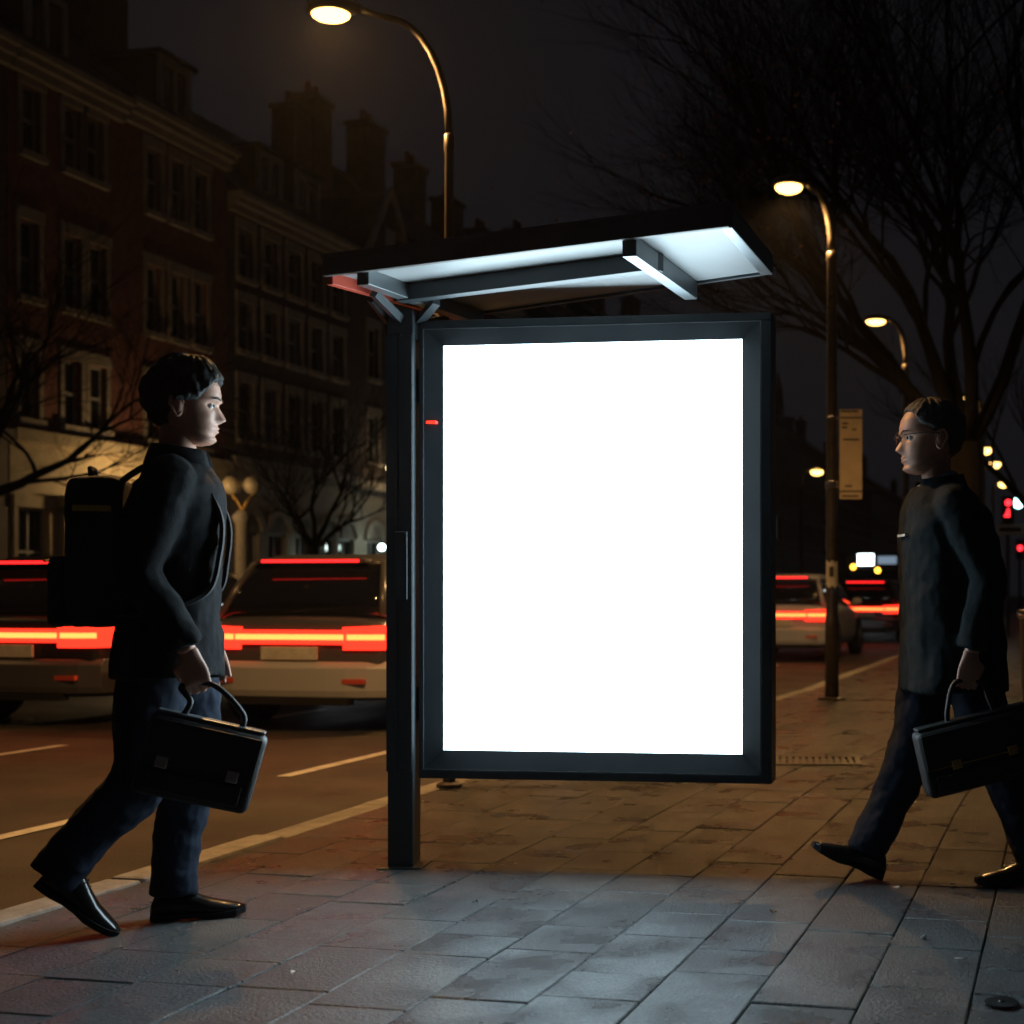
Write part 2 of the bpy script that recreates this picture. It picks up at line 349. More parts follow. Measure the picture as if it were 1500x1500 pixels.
def house(label, y0, y1, eave, ridge, wallm, rows, ground=None, trim='stone', dorm=(), chim=(), gable=False, arches=False, door=None, depth=8.0, ridge_x=None, bayw=0.62, lit=()):
    """rows: list of (z0, z1, [bay centres]); ground: (top z, material, z0, z1, [centres])"""
    root = thing('terraced_house', label, 'house', (FX, (y0 + y1) / 2, 0), 0, 'terraced houses across the road')
    yc = (y0 + y1) / 2; Y0, Y1 = y0 - yc, y1 - yc
    holes = [(b - yc - bayw / 2, b - yc + bayw / 2, a, c) for a, c, bs in rows for b in bs]
    gz = ground[0] if ground else 0.0
    m = MB(); facade(m, Y0, Y1, gz, eave, 0, holes)
    m.b2(-depth, -0.4, Y0, Y1, 0, eave - .01)
    m.add([(0, Y0, 0), (-0.4, Y0, 0), (-0.4, Y0, eave), (0, Y0, eave), (0, Y1, 0), (-0.4, Y1, 0), (-0.4, Y1, eave), (0, Y1, eave)], [(0, 1, 2, 3), (4, 5, 6, 7)])
    m.build('wall', wallm, root)
    for i, h in enumerate(holes): window(root, *h, 0, trim, lit='windowcold' if i in lit else None)
    if ground:
        g = [(b - yc - .42, b - yc + .42, ground[2], ground[3]) for b in ground[4]]
        gd = [(door - yc - .55, door - yc + .55, 0.15, 2.75)] if door else []
        m = MB(); facade(m, Y0, Y1, 0, gz, 0.05, g + gd); m.build('ground_floor_wall', ground[1], root)
        for h in g: window(root, *h, 0.05, ground[1], lintel=not arches, arch=arches)
        for a, b, c, d in gd:
            m = MB(); m.b2(-.16, -.1, a, b, c, d - .5); dd = m.build('door', 'door', root); m = MB(); m.b2(-.15, -.12, a, b, d - .45, d); m.build('fanlight', 'pane', dd)
            m = MB(); m.b2(.053, .2, a - .25, a - .003, .02, d); m.b2(.053, .2, b + .003, b + .25, .02, d); m.b2(.053, .3, a - .3, b + .3, d + .003, d + .3); m.build('door_surround', ground[1], dd)
        m = MB(); m.b2(.053, .22, Y0, Y1, gz - .12, gz + .12); m.build('string_course', ground[1], root)
    m = MB(); m.b2(.003, .16, Y0, Y1, eave - .38, eave - .2); m.b2(.003, .3, Y0, Y1, eave - .197, eave - .05); m.b2(.003, .42, Y0, Y1, eave - .047, eave + .08); m.build('cornice', trim, root)
    rx = ridge_x if ridge_x else -4.0
    m = MB(); zo = eave + .083
    m.add([(.36, Y0, zo), (.36, Y1, zo), (rx, Y1, ridge), (rx, Y0, ridge), (-depth, Y0, zo), (-depth, Y1, zo)], [(0, 1, 2, 3), (3, 2, 5, 4), (0, 3, 4), (1, 5, 2)]); roof = m.build('roof', 'slate', root)
    for d in dorm: dormer(roof, d - yc, 1.15, eave + .35, eave + 1.75, -.45)
    for cy, cz, cw in chim: chimney(roof, cy - yc, rx + .4, ridge - 1.4, cz, cw)
    if gable:
        g0 = Y0 + .3; g1 = g0 + 3.0; gm = (g0 + g1) / 2; pk = eave + 2.5
        m = MB(); m.add([(.1, g0, eave + .09), (.1, g1, eave + .09), (.1, gm, pk), (-3.5, g0, eave + .09), (-3.5, g1, eave + .09), (-3.5, gm, pk)], [(0, 1, 2), (3, 5, 4), (0, 2, 5, 3), (1, 4, 5, 2)]); gb = m.build('gable', wallm, roof)
        m = MB(); m.tube([(.14, g0 - .15, eave + .0), (.14, gm, pk + .1), (.14, g1 + .15, eave + .0)], .11, 6); m.build('gable_coping', trim, roof)
        m = MB(); m.b2(.103, .14, gm - .3, gm + .3, eave + .5, eave + 1.4); m.build('gable_window', 'sash', roof)
    return root
house('dark brick house with plain front beside the twin red houses', 15.4, 22.75, 11.6, 14.8, 'brickdark', [(4.5, 5.9, [17, 18.8, 20.6]), (6.9, 8.4, [17, 18.8, 20.6]), (9.7, 11.0, [17, 18.8, 20.6])], (4.1, 'stucco', 1.2, 3.0, [17, 19, 21]))
house('red brick house with cream stucco ground floor and a front door', 22.8, 26.0, 11.6, 14.9, 'brickred', [(4.5, 5.85, [23.35, 24.55, 25.3]), (6.9, 8.4, [23.35, 24.55, 25.3]), (9.75, 11.05, [23.4, 24.55, 25.2])], (4.15, 'cream', 1.0, 2.75, [23.4]), 'stone', dorm=[24.3], chim=[], door=24.9, bayw=.5)
house('red brick house with three slim windows and two broad chimneys', 26.0, 29.8, 11.7, 14.9, 'brickred', [(4.5, 5.85, [27.1, 27.95, 28.8]), (6.9, 8.4, [27.1, 27.95, 28.8]), (9.6, 11.0, [27.1, 27.95, 28.8])], (4.15, 'cream', 1.0, 2.75, [26.8, 28.0, 29.1]), 'stone', dorm=[28.4], chim=[(26.4, 16.4, 1.9), (29.7, 16.2, 1.5)], bayw=.48)
house('dark house with an arched stone ground floor and twin dormers', 29.85, 36.0, 10.8, 14.6, 'brickdark', [(4.9, 6.3, [30.6, 31.7, 32.8, 33.9, 35.0]), (7.1, 8.3, [30.6, 31.7, 32.8, 33.9, 35.0]), (8.9, 10.1, [30.6, 31.7, 32.8, 33.9, 35.0])], (4.3, 'stone', 0.6, 2.6, [30.7, 31.95, 33.2, 34.45, 35.4]), 'stone', dorm=[32.3, 34.1], chim=[], arches=True)
house('dark gabled house with a stone coping and tall chimney stacks', 36.0, 41.2, 10.6, 14.6, 'brickdark', [(4.9, 6.3, [37, 38.4, 39.8]), (7.4, 8.9, [37, 38.4, 39.8])], (4.2, 'stone', 0.7, 2.6, [37, 38.4, 39.8]), 'stone', chim=[(38.6, 16.0, 1.0), (39.7, 16.7, 1.1)], gable=True, arches=True, lit=(2,))
yy = 41.25; k = 0
for wd, ev, rg, lab in ((6.4, 11.4, 15.4, 'tall plain house right after the gabled house'), (6, 10.4, 14.6, 'lower house with a single stack beyond the plain tall one'), (9, 11.6, 15.2, 'broad house with a row of dormers further up the street'), (12, 12.2, 16, 'long dark block half way up the street'), (16, 11.0, 14.5, 'long low terrace far up the street'), (22, 12.6, 16.0, 'pale fronted terrace near the road junction'), (30, 12.0, 15.0, 'dim terrace beyond the far street lamp'), (60, 12.5, 15.5, 'farthest row closing the street view')):
    n = max(3, int(wd / 2)); bs = [yy + wd * (i + .5) / n for i in range(n)]
    house(lab, yy, yy + wd, ev, rg, ['brickdark', 'stucco', 'brickred', 'stucco'][k % 4], [(4.9, 6.5, bs), (7.6, 9.1, bs)], (4.2, 'stone', .8, 2.8, bs), 'stone', chim=[(yy + wd * .3, rg + 1.6, 1.2), (yy + wd * .8, rg + 1.2, 1.0)], dorm=[yy + wd * .5] if k in (0, 2, 5) else (), bayw=.9, lit=(1,) if k in (3, 5) else ())
    yy += wd + .04; k += 1
# church tower silhouette beyond the terraces
ch = thing('church_tower', 'dark church tower with corner pinnacles rising behind far roofs', 'tower', (-30, 128, 0))
m = MB(); m.b2(-3, 3, -3, 3, 0, 19.5); m.build('tower_shaft', 'brickdark', ch)
for sx in (-1, 1):
    for sy in (-1, 1):
        m = MB(); m.lathe([(.55, 0), (.5, 1.2), (.05, 3.2)], (sx * 2.5, sy * 2.5, 19.5), 8); m.build('pinnacle', 'brickdark', ch)
# ---------------------------------------------------------------- bus shelter with the lit panel
sh = thing('bus_shelter', 'grey steel bus shelter post with flat canopy over the lit panel', 'bus shelter', V(-1.473, 5.28), YAW)
O = Vector((-1.473, 5.28))
def L(X, Y, z): return (X - O.x, Y - O.y, z)
m = MB(); m.b2(-.049, .049, -.055, .055, 0.0, 2.13); m.build('post', 'frame', sh, bevel=.004)
m = MB(); m.b2(-.0525, -.012, -.0595, -.0552, .37, 2.04); m.build('cover_strip', 'frame', sh, bevel=.0015)
m = MB(); m.b2(-.006, .046, -.0595, -.0552, .37, 2.04); m.build('cover_strip', 'frame', sh, bevel=.0015)
m = MB(); m.b2(-.018, .030, -.071, -.0597, 1.03, 1.29); box_ = m.build('service_cover', 'frame', sh, bevel=.002)
m = MB(); m.b2(-.018, .028, -.0725, -.0712, 1.284, 1.289); m.b2(.024, .028, -.0725, -.0712, 1.235, 1.284); m.build('cover_edge', 'chrome', box_)
m = MB(); m.lathe([(.005, 0), (.005, .004), (.002, .006)], (.012, -.0597, .5), 10, 'Y'); m.build('bolt', 'blackmetal', sh)
m = MB(); m.b2(-.0500, .0500, -.058, .0575, 2.045, 2.14); m.build('post_head', 'frame', sh, bevel=.003)
m = MB(); m.b2(-.085, .085, -.08, .08, 0, .006); m.build('base_plate', 'blackmetal', sh, bevel=.002)
# canopy
RZ = 2.2; KR = .92
nl, nr, fr, fl = Vector((-1.815, 5.353)) * KR, Vector((-.19, 4.63)) * KR, Vector((-.0535, 5.353)) * KR, Vector((-1.419, 6.17)) * KR
def q(u, w_): return (nl * (1 - u) + nr * u) * (1 - w_) + (fl * (1 - u) + fr * u) * w_
def slab_uw(us, z0, z1):
    mb = MB(); p = [q(*a) for a in us]; n = len(p)
    mb.add([L(a.x, a.y, z0) for a in p] + [L(a.x, a.y, z1) for a in p], [tuple(range(n)), tuple(range(n, 2 * n))] + [(i, (i + 1) % n, n + (i + 1) % n, n + i) for i in range(n)]); return mb
def beam(a, b, wd, z0, z1, name, mt, par=None):
    A, B = q(*a), q(*b); d = (B - A).normalized(); nn = Vector((-d.y, d.x)) * wd / 2
    mb = MB(); p = [A - nn, B - nn, B + nn, A + nn]
    mb.add([L(k.x, k.y, z0) for k in p] + [L(k.x, k.y, z1) for k in p], [(0, 1, 2, 3), (4, 5, 6, 7), (0, 1, 5, 4), (1, 2, 6, 5), (2, 3, 7, 6), (3, 0, 4, 7)])
    return mb.build(name, mt, par or can, bevel=.003)
can = slab_uw([(.012, .025), (.988, .025), (.988, .975), (.012, .975)], RZ + .012, RZ + .06).build('canopy', 'soffit', sh)
slab_uw([(-.002, -.004), (1.002, -.004), (1.002, 1.004), (-.002, 1.004)], RZ + .0605, RZ + .075).build('canopy_top', 'fascia', can)
beam((0, .012), (1, .012), .022, RZ - .004, RZ + .060, 'fascia', 'fascia')
beam((.012, .99), (.988, .99), .018, RZ + .002, RZ + .060, 'fascia', 'frame')
beam((.99, .028), (.99, .972), .045, RZ - .002, RZ + .060, 'fascia', 'framelight')
beam((.006, .03), (.006, .97), .03, RZ - .03, RZ + .060, 'fascia', 'redspill_lens')  # left end board coloured red in place of brake light falling on it
beam((.06, .36), (.79, .36), .05, RZ - .05, RZ + .0115, 'canopy_beam', 'frame')
beam((.10, .03), (.045, .97), .05, RZ - .045, RZ + .0112, 'canopy_beam', 'framelight')
beam((.775, .03), (.765, .97), .05, RZ - .055, RZ + .0113, 'canopy_beam', 'framelight')
beam((.86, .03), (.96, .03), .02, RZ + .002, RZ + .0118, 'drain_slot', 'blackmetal')
m = MB()
for (ax, ay), (bx, by, bz) in (((-.05, 0), (-.09, -.12, 2.165)), ((.05, .0), (.15, -.1, 2.16)), ((0, .05), (.10, .26, 2.165)), ((0, -.04), (-.05, -.22, 2.165))):
    m.tube([(ax, ay, 2.03), (ax * 1.1, ay, 2.10), (bx, by, bz)], [.02, .022, .02], 4)
m.build('bracket', 'frame', sh)
# panel: its own frame, hinged to the post
pl, pr = Vector((-1.412, 5.262)), Vector((-.051, 5.093)); pd = (pr - pl); PW = pd.length; ang = math.atan2(pd.y, pd.x)
pn = thing('display_panel', 'dark framed street display panel with a glowing blank white screen', 'display panel', V(pl.x, pl.y, .34), YAW + ang)
PH = 1.762; sl, sr, sb, st = .085, PW - .116, .106, PH - .092
m = MB()
m.b2(0, PW, -.0, .13, 0, .032); m.b2(0, PW, 0, .13, PH - .03, PH); m.b2(0, .016, 0, .13, .032, PH - .03); m.b2(PW - .04, PW, 0, .13, .032, PH - .03)
m.build('casing', 'frame', pn, bevel=.003)
m = MB(); m.b2(.018, PW - .042, .09, .125, .034, PH - .032); m.build('back_cover', 'frame', pn)
m = MB(); oa = [(.019, .035), (PW - .043, .035), (PW - .043, PH - .033), (.019, PH - .033)]; ia = [(sl, sb), (sr, sb), (sr, st), (sl, st)]
rs = [[(x, .06, z) for x, z in oa], [(x, .004, z) for x, z in oa], [(x, .037, z) for x, z in ia], [(x, .06, z) for x, z in ia]]
m.rings(rs, closed=True); m.build('door_frame', 'bezel', pn)
m = MB(); e = .004
m.b2(.0162, .0188, .001, .03, .034, PH - .032); m.b2(PW - .0425, PW - .0402, .001, .03, .034, PH - .032); m.b2(.019, PW - .043, .001, .03, PH - .0325, PH - .0302); m.b2(.019, PW - .043, .001, .03, .0322, .0345)
m.build('door_trim', 'framelight', pn)
m = MB(); m.b2(sl - .004, sr + .004, .0375, .046, sb - .004, st + .004); m.build('screen', 'screen', pn)
for z in (.22, 1.45):
    m = MB(); m.b2(-.014, -.001, .02, .06, z, z + .13); m.build('hinge', 'blackmetal', pn)
m = MB(); m.b2(.028, .066, .003, .03, PH - .395, PH - .385); m.build('indicator', 'tail', pn)

# ---------------------------------------------------------------- street lamps
def street_lamp(label, x, y, h, reach, rz, power, r=.05, spot=True, group='street lamps', arm_up=.32, lens_r=.13, lens_h=.045, base=0.0):
    o = thing('street_lamp', label, 'street lamp', (x, y, base), rz, group)
    m = MB(); m.lathe([(r * 1.15, 0), (r * 1.15, .8), (r * 1.05, .84), (r, .9), (r * .8, h - .75), (r * .95, h - .74), (r * .95, h - .66), (r * .7, h - .65)], (0, 0, 0), 14); m.build('post', 'lampmetal', o, smooth=True)
    m = MB(); m.lathe([(r * 2.3, .002), (r * 2.3, .02), (r * 1.6, .03)], (0, 0, 0), 14); m.build('foot', 'lampmetal', o)
    pts = []
    for k in range(9):
        t = k / 8 * math.pi / 2; pts.append((-(reach * .55) * (1 - math.cos(t)), 0, h - .65 + (.65 - .02) * math.sin(t)))
    pts.append((-reach + .12, 0, h + .03)); m = MB(); m.tube(pts, [r * .7] * 6 + [r * .62] * 4, 10); m.build('arm', 'lampmetal', o, smooth=True)
    hd = MB(); rs = []
    for t, rr, zt in ((0, .03, .03), (.12, .06, .05), (.35, .11, .075), (.65, .135, .08), (.88, .10, .06), (1, .03, .03)):
        cx = -reach + .14 - t * (lens_r * 3.4)
        rs.append([(cx, rr * math.cos(2 * math.pi * k / 14) * lens_r / .13, h + .02 + (zt * math.sin(2 * math.pi * k / 14) if k <= 7 else .02 * math.sin(2 * math.pi * k / 14))) for k in range(14)])
    hd.rings(rs); hd.build('lamp_head', 'lampmetal', o, smooth=True)
    cx = -reach + .14 - lens_r * 1.9
    m = MB(); m.ball((cx, 0, h + .02 - lens_h * .5), 1, 8, (lens_r * 1.25, lens_r * .85, lens_h)); m.build('lens', 'lens', o, smooth=True)
    if power:
        l = bpy.data.lights.new('lamp_light', 'SPOT'); l.energy = power; l.color = (1.0, .52, .17); l.spot_size = R(172 if y < 10 else 150); l.spot_blend = .25 if y < 10 else .6; l.shadow_soft_size = .09
        lo = bpy.data.objects.new('lamp_light', l); C.objects.link(lo); lo.parent = o; lo.location = (cx, 0, h - .06)
    return o
street_lamp('street lamp with long swan neck directly behind the bus shelter', -3.28, 6.9, 4.2, .62, R(12), 700, r=.03, lens_r=.085)
street_lamp('street lamp whose post carries the timetable board', -2.27, 13.37, 5.1, .36, R(12), 2400, r=.06, lens_r=.11, lens_h=.07)
street_lamp('street lamp second after the shelter, beside the bare tree', -2.35, 20.45, 5.15, .36, R(12), 600, r=.055, lens_r=.12, lens_h=.06)
street_lamp('street lamp third after the shelter along the near kerb', -1.72, 29.2, 5.2, .2, R(12), 350, r=.06, lens_r=.12, lens_h=.1)
street_lamp('street lamp fourth after the shelter, arm turned to the houses', -2.75, 38.3, 5.1, .42, R(192), 450, r=.07, lens_r=.15, lens_h=.13)
street_lamp('street lamp fifth after the shelter, arm turned to the houses', -2.5, 42.6, 5.1, .22, R(192), 300, r=.07, lens_r=.15, lens_h=.13)
street_lamp('street lamp last in the row before the traffic signal', -2.6, 50.4, 5.1, .25, R(192), 300, r=.07, lens_r=.15, lens_h=.13)
street_lamp('tall street lamp on the far pavement well up the road', -14.6, 75.6, 8.0, .5, R(192), 1500, r=.11, lens_r=.28, lens_h=.2)
street_lamp('street lamp on the far pavement near the cream stucco fronts', -16.6, 10.5, 6.5, .8, R(180), 300, r=.06)
street_lamp('street lamp on the far pavement by the gabled house', -16.6, 43.5, 6.5, .8, R(180), 150, r=.06)
# timetable board on the second lamp
tb = thing('timetable_board', 'tall beige timetable board clamped to the street lamp post', 'sign', (-2.27, 13.37, 0), YAW)
m = MB(); m.b2(.075, .30, -.02, .005, 1.99, 2.88); m.build('board', 'board', tb, bevel=.004)
m = MB()
for z in (2.06, 2.79): m.b2(.08, .295, -.0235, -.0203, z, z + .014)
for z, a, b in ((2.86, .09, .26), (2.74, .10, .16), (2.70, .10, .15), (2.68, .2, .24), (2.58, .11, .27), (2.12, .13, .2), (2.02, .1, .26)): m.b2(a, b, -.0235, -.0203, z - .008, z + .008)
m.build('print', 'ink', tb)
for z in (2.1, 2.14, 2.78):
    m = MB(); m.lathe([(.062, 0), (.066, .004), (.066, .026), (.062, .03)], (0, 0, z), 14); m.b2(.06, .08, -.012, .004, z + .003, z + .027); m.build('clamp', 'chrome', tb, smooth=False)
st_ = thing('post_sticker', 'torn pale sticker wrapped on the lamp post below the board', 'sticker', (-2.27, 13.37, 1.12), YAW)
m = MB(); rs = []
for z in (0, .06, .15, .25): rs.append([(.0665 * math.cos(a), .0665 * math.sin(a), z + .015 * math.sin(7 * a)) for a in [R(-150 + 12 * k) for k in range(11)]])
fs = [(i * 11 + j, i * 11 + j + 1, (i + 1) * 11 + j + 1, (i + 1) * 11 + j) for i in range(3) for j in range(10)]
m.add([p for r_ in rs for p in r_], fs); m.build('paper', 'paper', st_)
m = MB(); m.b2(-.03, .015, -.072, -.0685, .1, .2); m.build('print', 'ink', st_)
# twin globe lamp across the road
gl = thing('globe_lamp', 'ornate post with two unlit globes in front of the arched house', 'street lamp', (-18.3, 27.9, 0), R(20))
m = MB(); m.lathe([(.32, 0), (.3, .5), (.2, .6), (.17, 1.6), (.15, 2.6), (.2, 2.7), (.24, 2.8), (.1, 2.95)], n=14); m.build('post', 'stone', gl, smooth=True)
for s in (-1, 1):
    m = MB(); m.tube([(0, 0, 2.95), (s * .1, 0, 3.15), (s * .22, 0, 3.3)], .04, 8); a_ = m.build('arm', 'brass', gl)
    m = MB(); m.ball((s * .23, 0, 3.52), .215, 12); m.build('globe', 'globe', gl, smooth=True)
# small lamps on the fronts and signals
def wall_lamp(label, x, y, z, mt, r, cat='lamp', power=0, col=(1, .8, .5)):
    o = thing('wall_lamp', label, cat, (x, y, z))
    m = MB(); m.ball((0, 0, 0), r, 8); m.build('bulb', mt, o, smooth=True)
    m = MB(); m.tube([(0, 0, r * .9), (-.05, 0, r + .15), (FX - x + .06, 0, r + .12)], .02, 6); m.build('bracket', 'blackmetal', o)
    if power:
        l = bpy.data.lights.new('bulb_light', 'POINT'); l.energy = power; l.color = col; l.shadow_soft_size = r
        lo = bpy.data.objects.new('bulb_light', l); C.objects.link(lo); lo.parent = o; lo.location = (.3, 0, 0)
wall_lamp('added unseen warm lantern lighting the wall of the cream stucco house', -19.3, 25.75, 3.1, 'lampwarm', .1, power=100, col=(1, .66, .3))  # lantern added out of sight to give the cream wall its glow
wall_lamp('warm bulb on the gabled house front', -19.4, 36.9, 4.75, 'lampwarm', .11, power=15)
wall_lamp('cold white bulb low on the gabled house front', -19.4, 36.4, 2.4, 'lampwhite', .1, power=10, col=(.8, 1, .95))
wall_lamp('small white bulb low on the arched house front', -19.5, 33.0, 1.75, 'lampwhite', .09)
ts = thing('traffic_signal', 'traffic signal showing red beside a bright green lamp', 'traffic light', (-1.45, 35.4, 0), YAW)
m = MB(); m.lathe([(.07, 0), (.055, .3), (.05, 3.0)], n=12); m.build('post', 'blackmetal', ts)
m = MB(); m.b2(-.16, .16, -.1, .1, 2.85, 3.55); m.build('signal_box', 'blackmetal', ts, bevel=.02)
m = MB(); m.lathe([(.08, 0), (.075, -.02)], (0, -.1, 3.38), 14, 'Y'); m.build('red_lens', 'signalred', ts)
m = MB(); m.b2(-.1, .04, -.115, -.101, 3.02, 3.06); m.b2(-.06, .03, -.115, -.101, 3.08, 3.14); m.b2(-.03, .03, -.115, -.101, 3.16, 3.22); m.build('red_figure', 'signalred', ts)
m = MB(); m.tube([(0, 0, 3.3), (.27, 0, 3.3)], .03, 8); m.build('side_arm', 'blackmetal', ts)
m = MB(); m.lathe([(.14, 0), (.13, -.05), (.06, -.08)], (.27, -.02, 3.38), 16, 'Y'); m.build('green_lens', 'signalgreen', ts, smooth=True)
m = MB(); m.b2(-.28, .42, -.05, -.02, 2.56, 2.82); pl_ = m.build('sign_plate', 'paper', ts, bevel=.01)
m = MB(); m.b2(-.22, .34, -.056, -.0505, 2.64, 2.75); m.build('print', 'ink', pl_)
t2 = thing('traffic_signal', 'small distant traffic signal with a lone red lens', 'traffic light', (-2.0, 62, 0), YAW)
m = MB(); m.lathe([(.07, 0), (.05, 3.0)], n=10); m.build('post', 'blackmetal', t2)
m = MB(); m.b2(-.17, .17, -.1, .1, 2.6, 3.5); m.build('signal_box', 'blackmetal', t2)
m = MB(); m.lathe([(.12, 0), (.11, -.03)], (0, -.1, 3.1), 12, 'Y'); m.build('red_lens', 'signalred', t2)
# litter bin, drain grate, caps, leaves
lb = thing('litter_bin', 'slim black litter bin with a steel rim beside the walking man', 'litter bin', V(1.63, 8.1), YAW)
m = MB(); m.lathe([(.15, .06), (.20, .1), (.225, .5), (.235, .88), (.24, .9)], n=24); m.build('bin_body', 'tyre', lb, smooth=True)
m = MB(); m.lathe([(.243, .9), (.25, .91), (.25, .95), (.22, .96)], n=24); m.build('rim', 'chrome', lb, smooth=True)
m = MB(); m.lathe([(.1, 0), (.1, .06)], n=16); m.build('foot', 'chrome', lb)
gr = thing('drain_grate', 'small iron drain grate set in the paving past the panel', 'grate', V(.2, 8.55, .003), YAW)
m = MB(); m.b2(-.27, .27, -.2, -.17, -.02, .006); m.b2(-.27, .27, .17, .2, -.02, .006); m.b2(-.27, -.24, -.17, .17, -.02, .006); m.b2(.24, .27, -.17, .17, -.02, .006); m.build('frame', 'blackmetal', gr)
for k in range(11):
    m = MB(); m.b2(-.21 + k * .042 - .012, -.21 + k * .042 + .012, -.17, .17, -.012, .005); m.build('bar', 'lampmetal', gr)
cp = thing('utility_cap', 'round iron utility cap let into a paving slab', 'cap', V(.555, 3.5, .002))
m = MB(); m.lathe([(.045, 0), (.045, .003), (.038, .0035)], n=20); m.build('lid', 'blackmetal', cp); m = MB(); m.lathe([(.008, .0036), (.006, .006)], n=8); m.build('key_hole', 'lampmetal', cp)
def fleck(name, label, cat, X, Y, s, mt, rz, lift=.004):
    m = MB(); n = 7
    vs = [(s * math.cos(2 * math.pi * k / n) * random.uniform(.7, 1.1), s * .45 * math.sin(2 * math.pi * k / n) * random.uniform(.7, 1.1), random.uniform(.001, .012)) for k in range(n)]
    m.add(vs + [(0, 0, .008)] + [(a, b, c - .002) for a, b, c in vs], [(k, (k + 1) % n, n) for k in range(n)] + [(k, n + 1 + k, n + 1 + (k + 1) % n, (k + 1) % n) for k in range(n)])
    o = m.build(name, mt); o.location = V(X, Y, lift); o.rotation_euler = (0, 0, rz); return tag(o, label, cat)
fleck('dead_leaf', 'dark dead leaf on the lit paving in front of the screen', 'leaf', -.04, 4.48, .016, 'leafdead', .2)
fleck('pebble', 'dark pebble on the paving beneath the screen', 'pebble', -1.05, 4.62, .012, 'ink', .9)
for i, (X, Y, s) in enumerate(((.4, 4.85, .02), (.6, 4.9, .018), (.72, 5.0, .02), (.5, 3.9, .02), (.42, 4.15, .018), (-1.35, 3.75, .018))):
    tag(fleck('paper_scrap', 'x', 'litter', X, Y, s, 'litter', i * 1.1), 'tiny pale scrap of litter lying on the paving', 'litter', 'scraps of litter on the paving')
# overhead cables across the house fronts
for k, (z0, z1) in enumerate(((4.75, 4.7), (4.35, 4.45))):
    m = MB(); m.tube([(-18.2, 26 + t * 1.6, z0 + (z1 - z0) * t / 9 - .25 * math.sin(math.pi * t / 9)) for t in range(10)], .014, 5)
    tag(m.build('overhead_cable', 'cable'), ['upper overhead cable slung along the house fronts', 'lower overhead cable slung along the house fronts'][k], 'cable')
# iron railing before the cream house
rl = thing('iron_railing', 'black iron railing in front of the cream stucco houses', 'railing', (-18.9, 22.2, 0))
m = MB(); m.b2(-.02, .02, 0, 4.0, 1.12, 1.16); m.b2(-.02, .02, 0, 4.0, .18, .21); m.build('rail', 'blackmetal', rl)
for k in range(27):
    m = MB(); m.lathe([(.012, 0), (.012, 1.22), (.02, 1.25), (.001, 1.33)], (0, .05 + k * .15, 0), 6); m.build('bar', 'blackmetal', rl)
# bike hoops at the far kerb
for i, y_ in enumerate((16.5, 18.2, 22.5, 24.5, 26.5)):
    o = thing('bike_stand', 'steel hoop bike stand at the far kerb', 'bike stand', (-15.6 - .9, y_, 0), R(90), 'bike stands at the far kerb')
    m = MB(); m.tube([(-.38, 0, 0), (-.38, 0, .6), (-.33, 0, .75), (-.2, 0, .82), (.2, 0, .82), (.33, 0, .75), (.38, 0, .6), (.38, 0, 0)], .028, 8); m.build('hoop', 'rim', o, smooth=True)
    for s in (-1, 1):
        m = MB(); m.lathe([(.07, .002), (.07, .012)], (s * .38, 0, 0), 12); m.build('foot', 'rim', o)
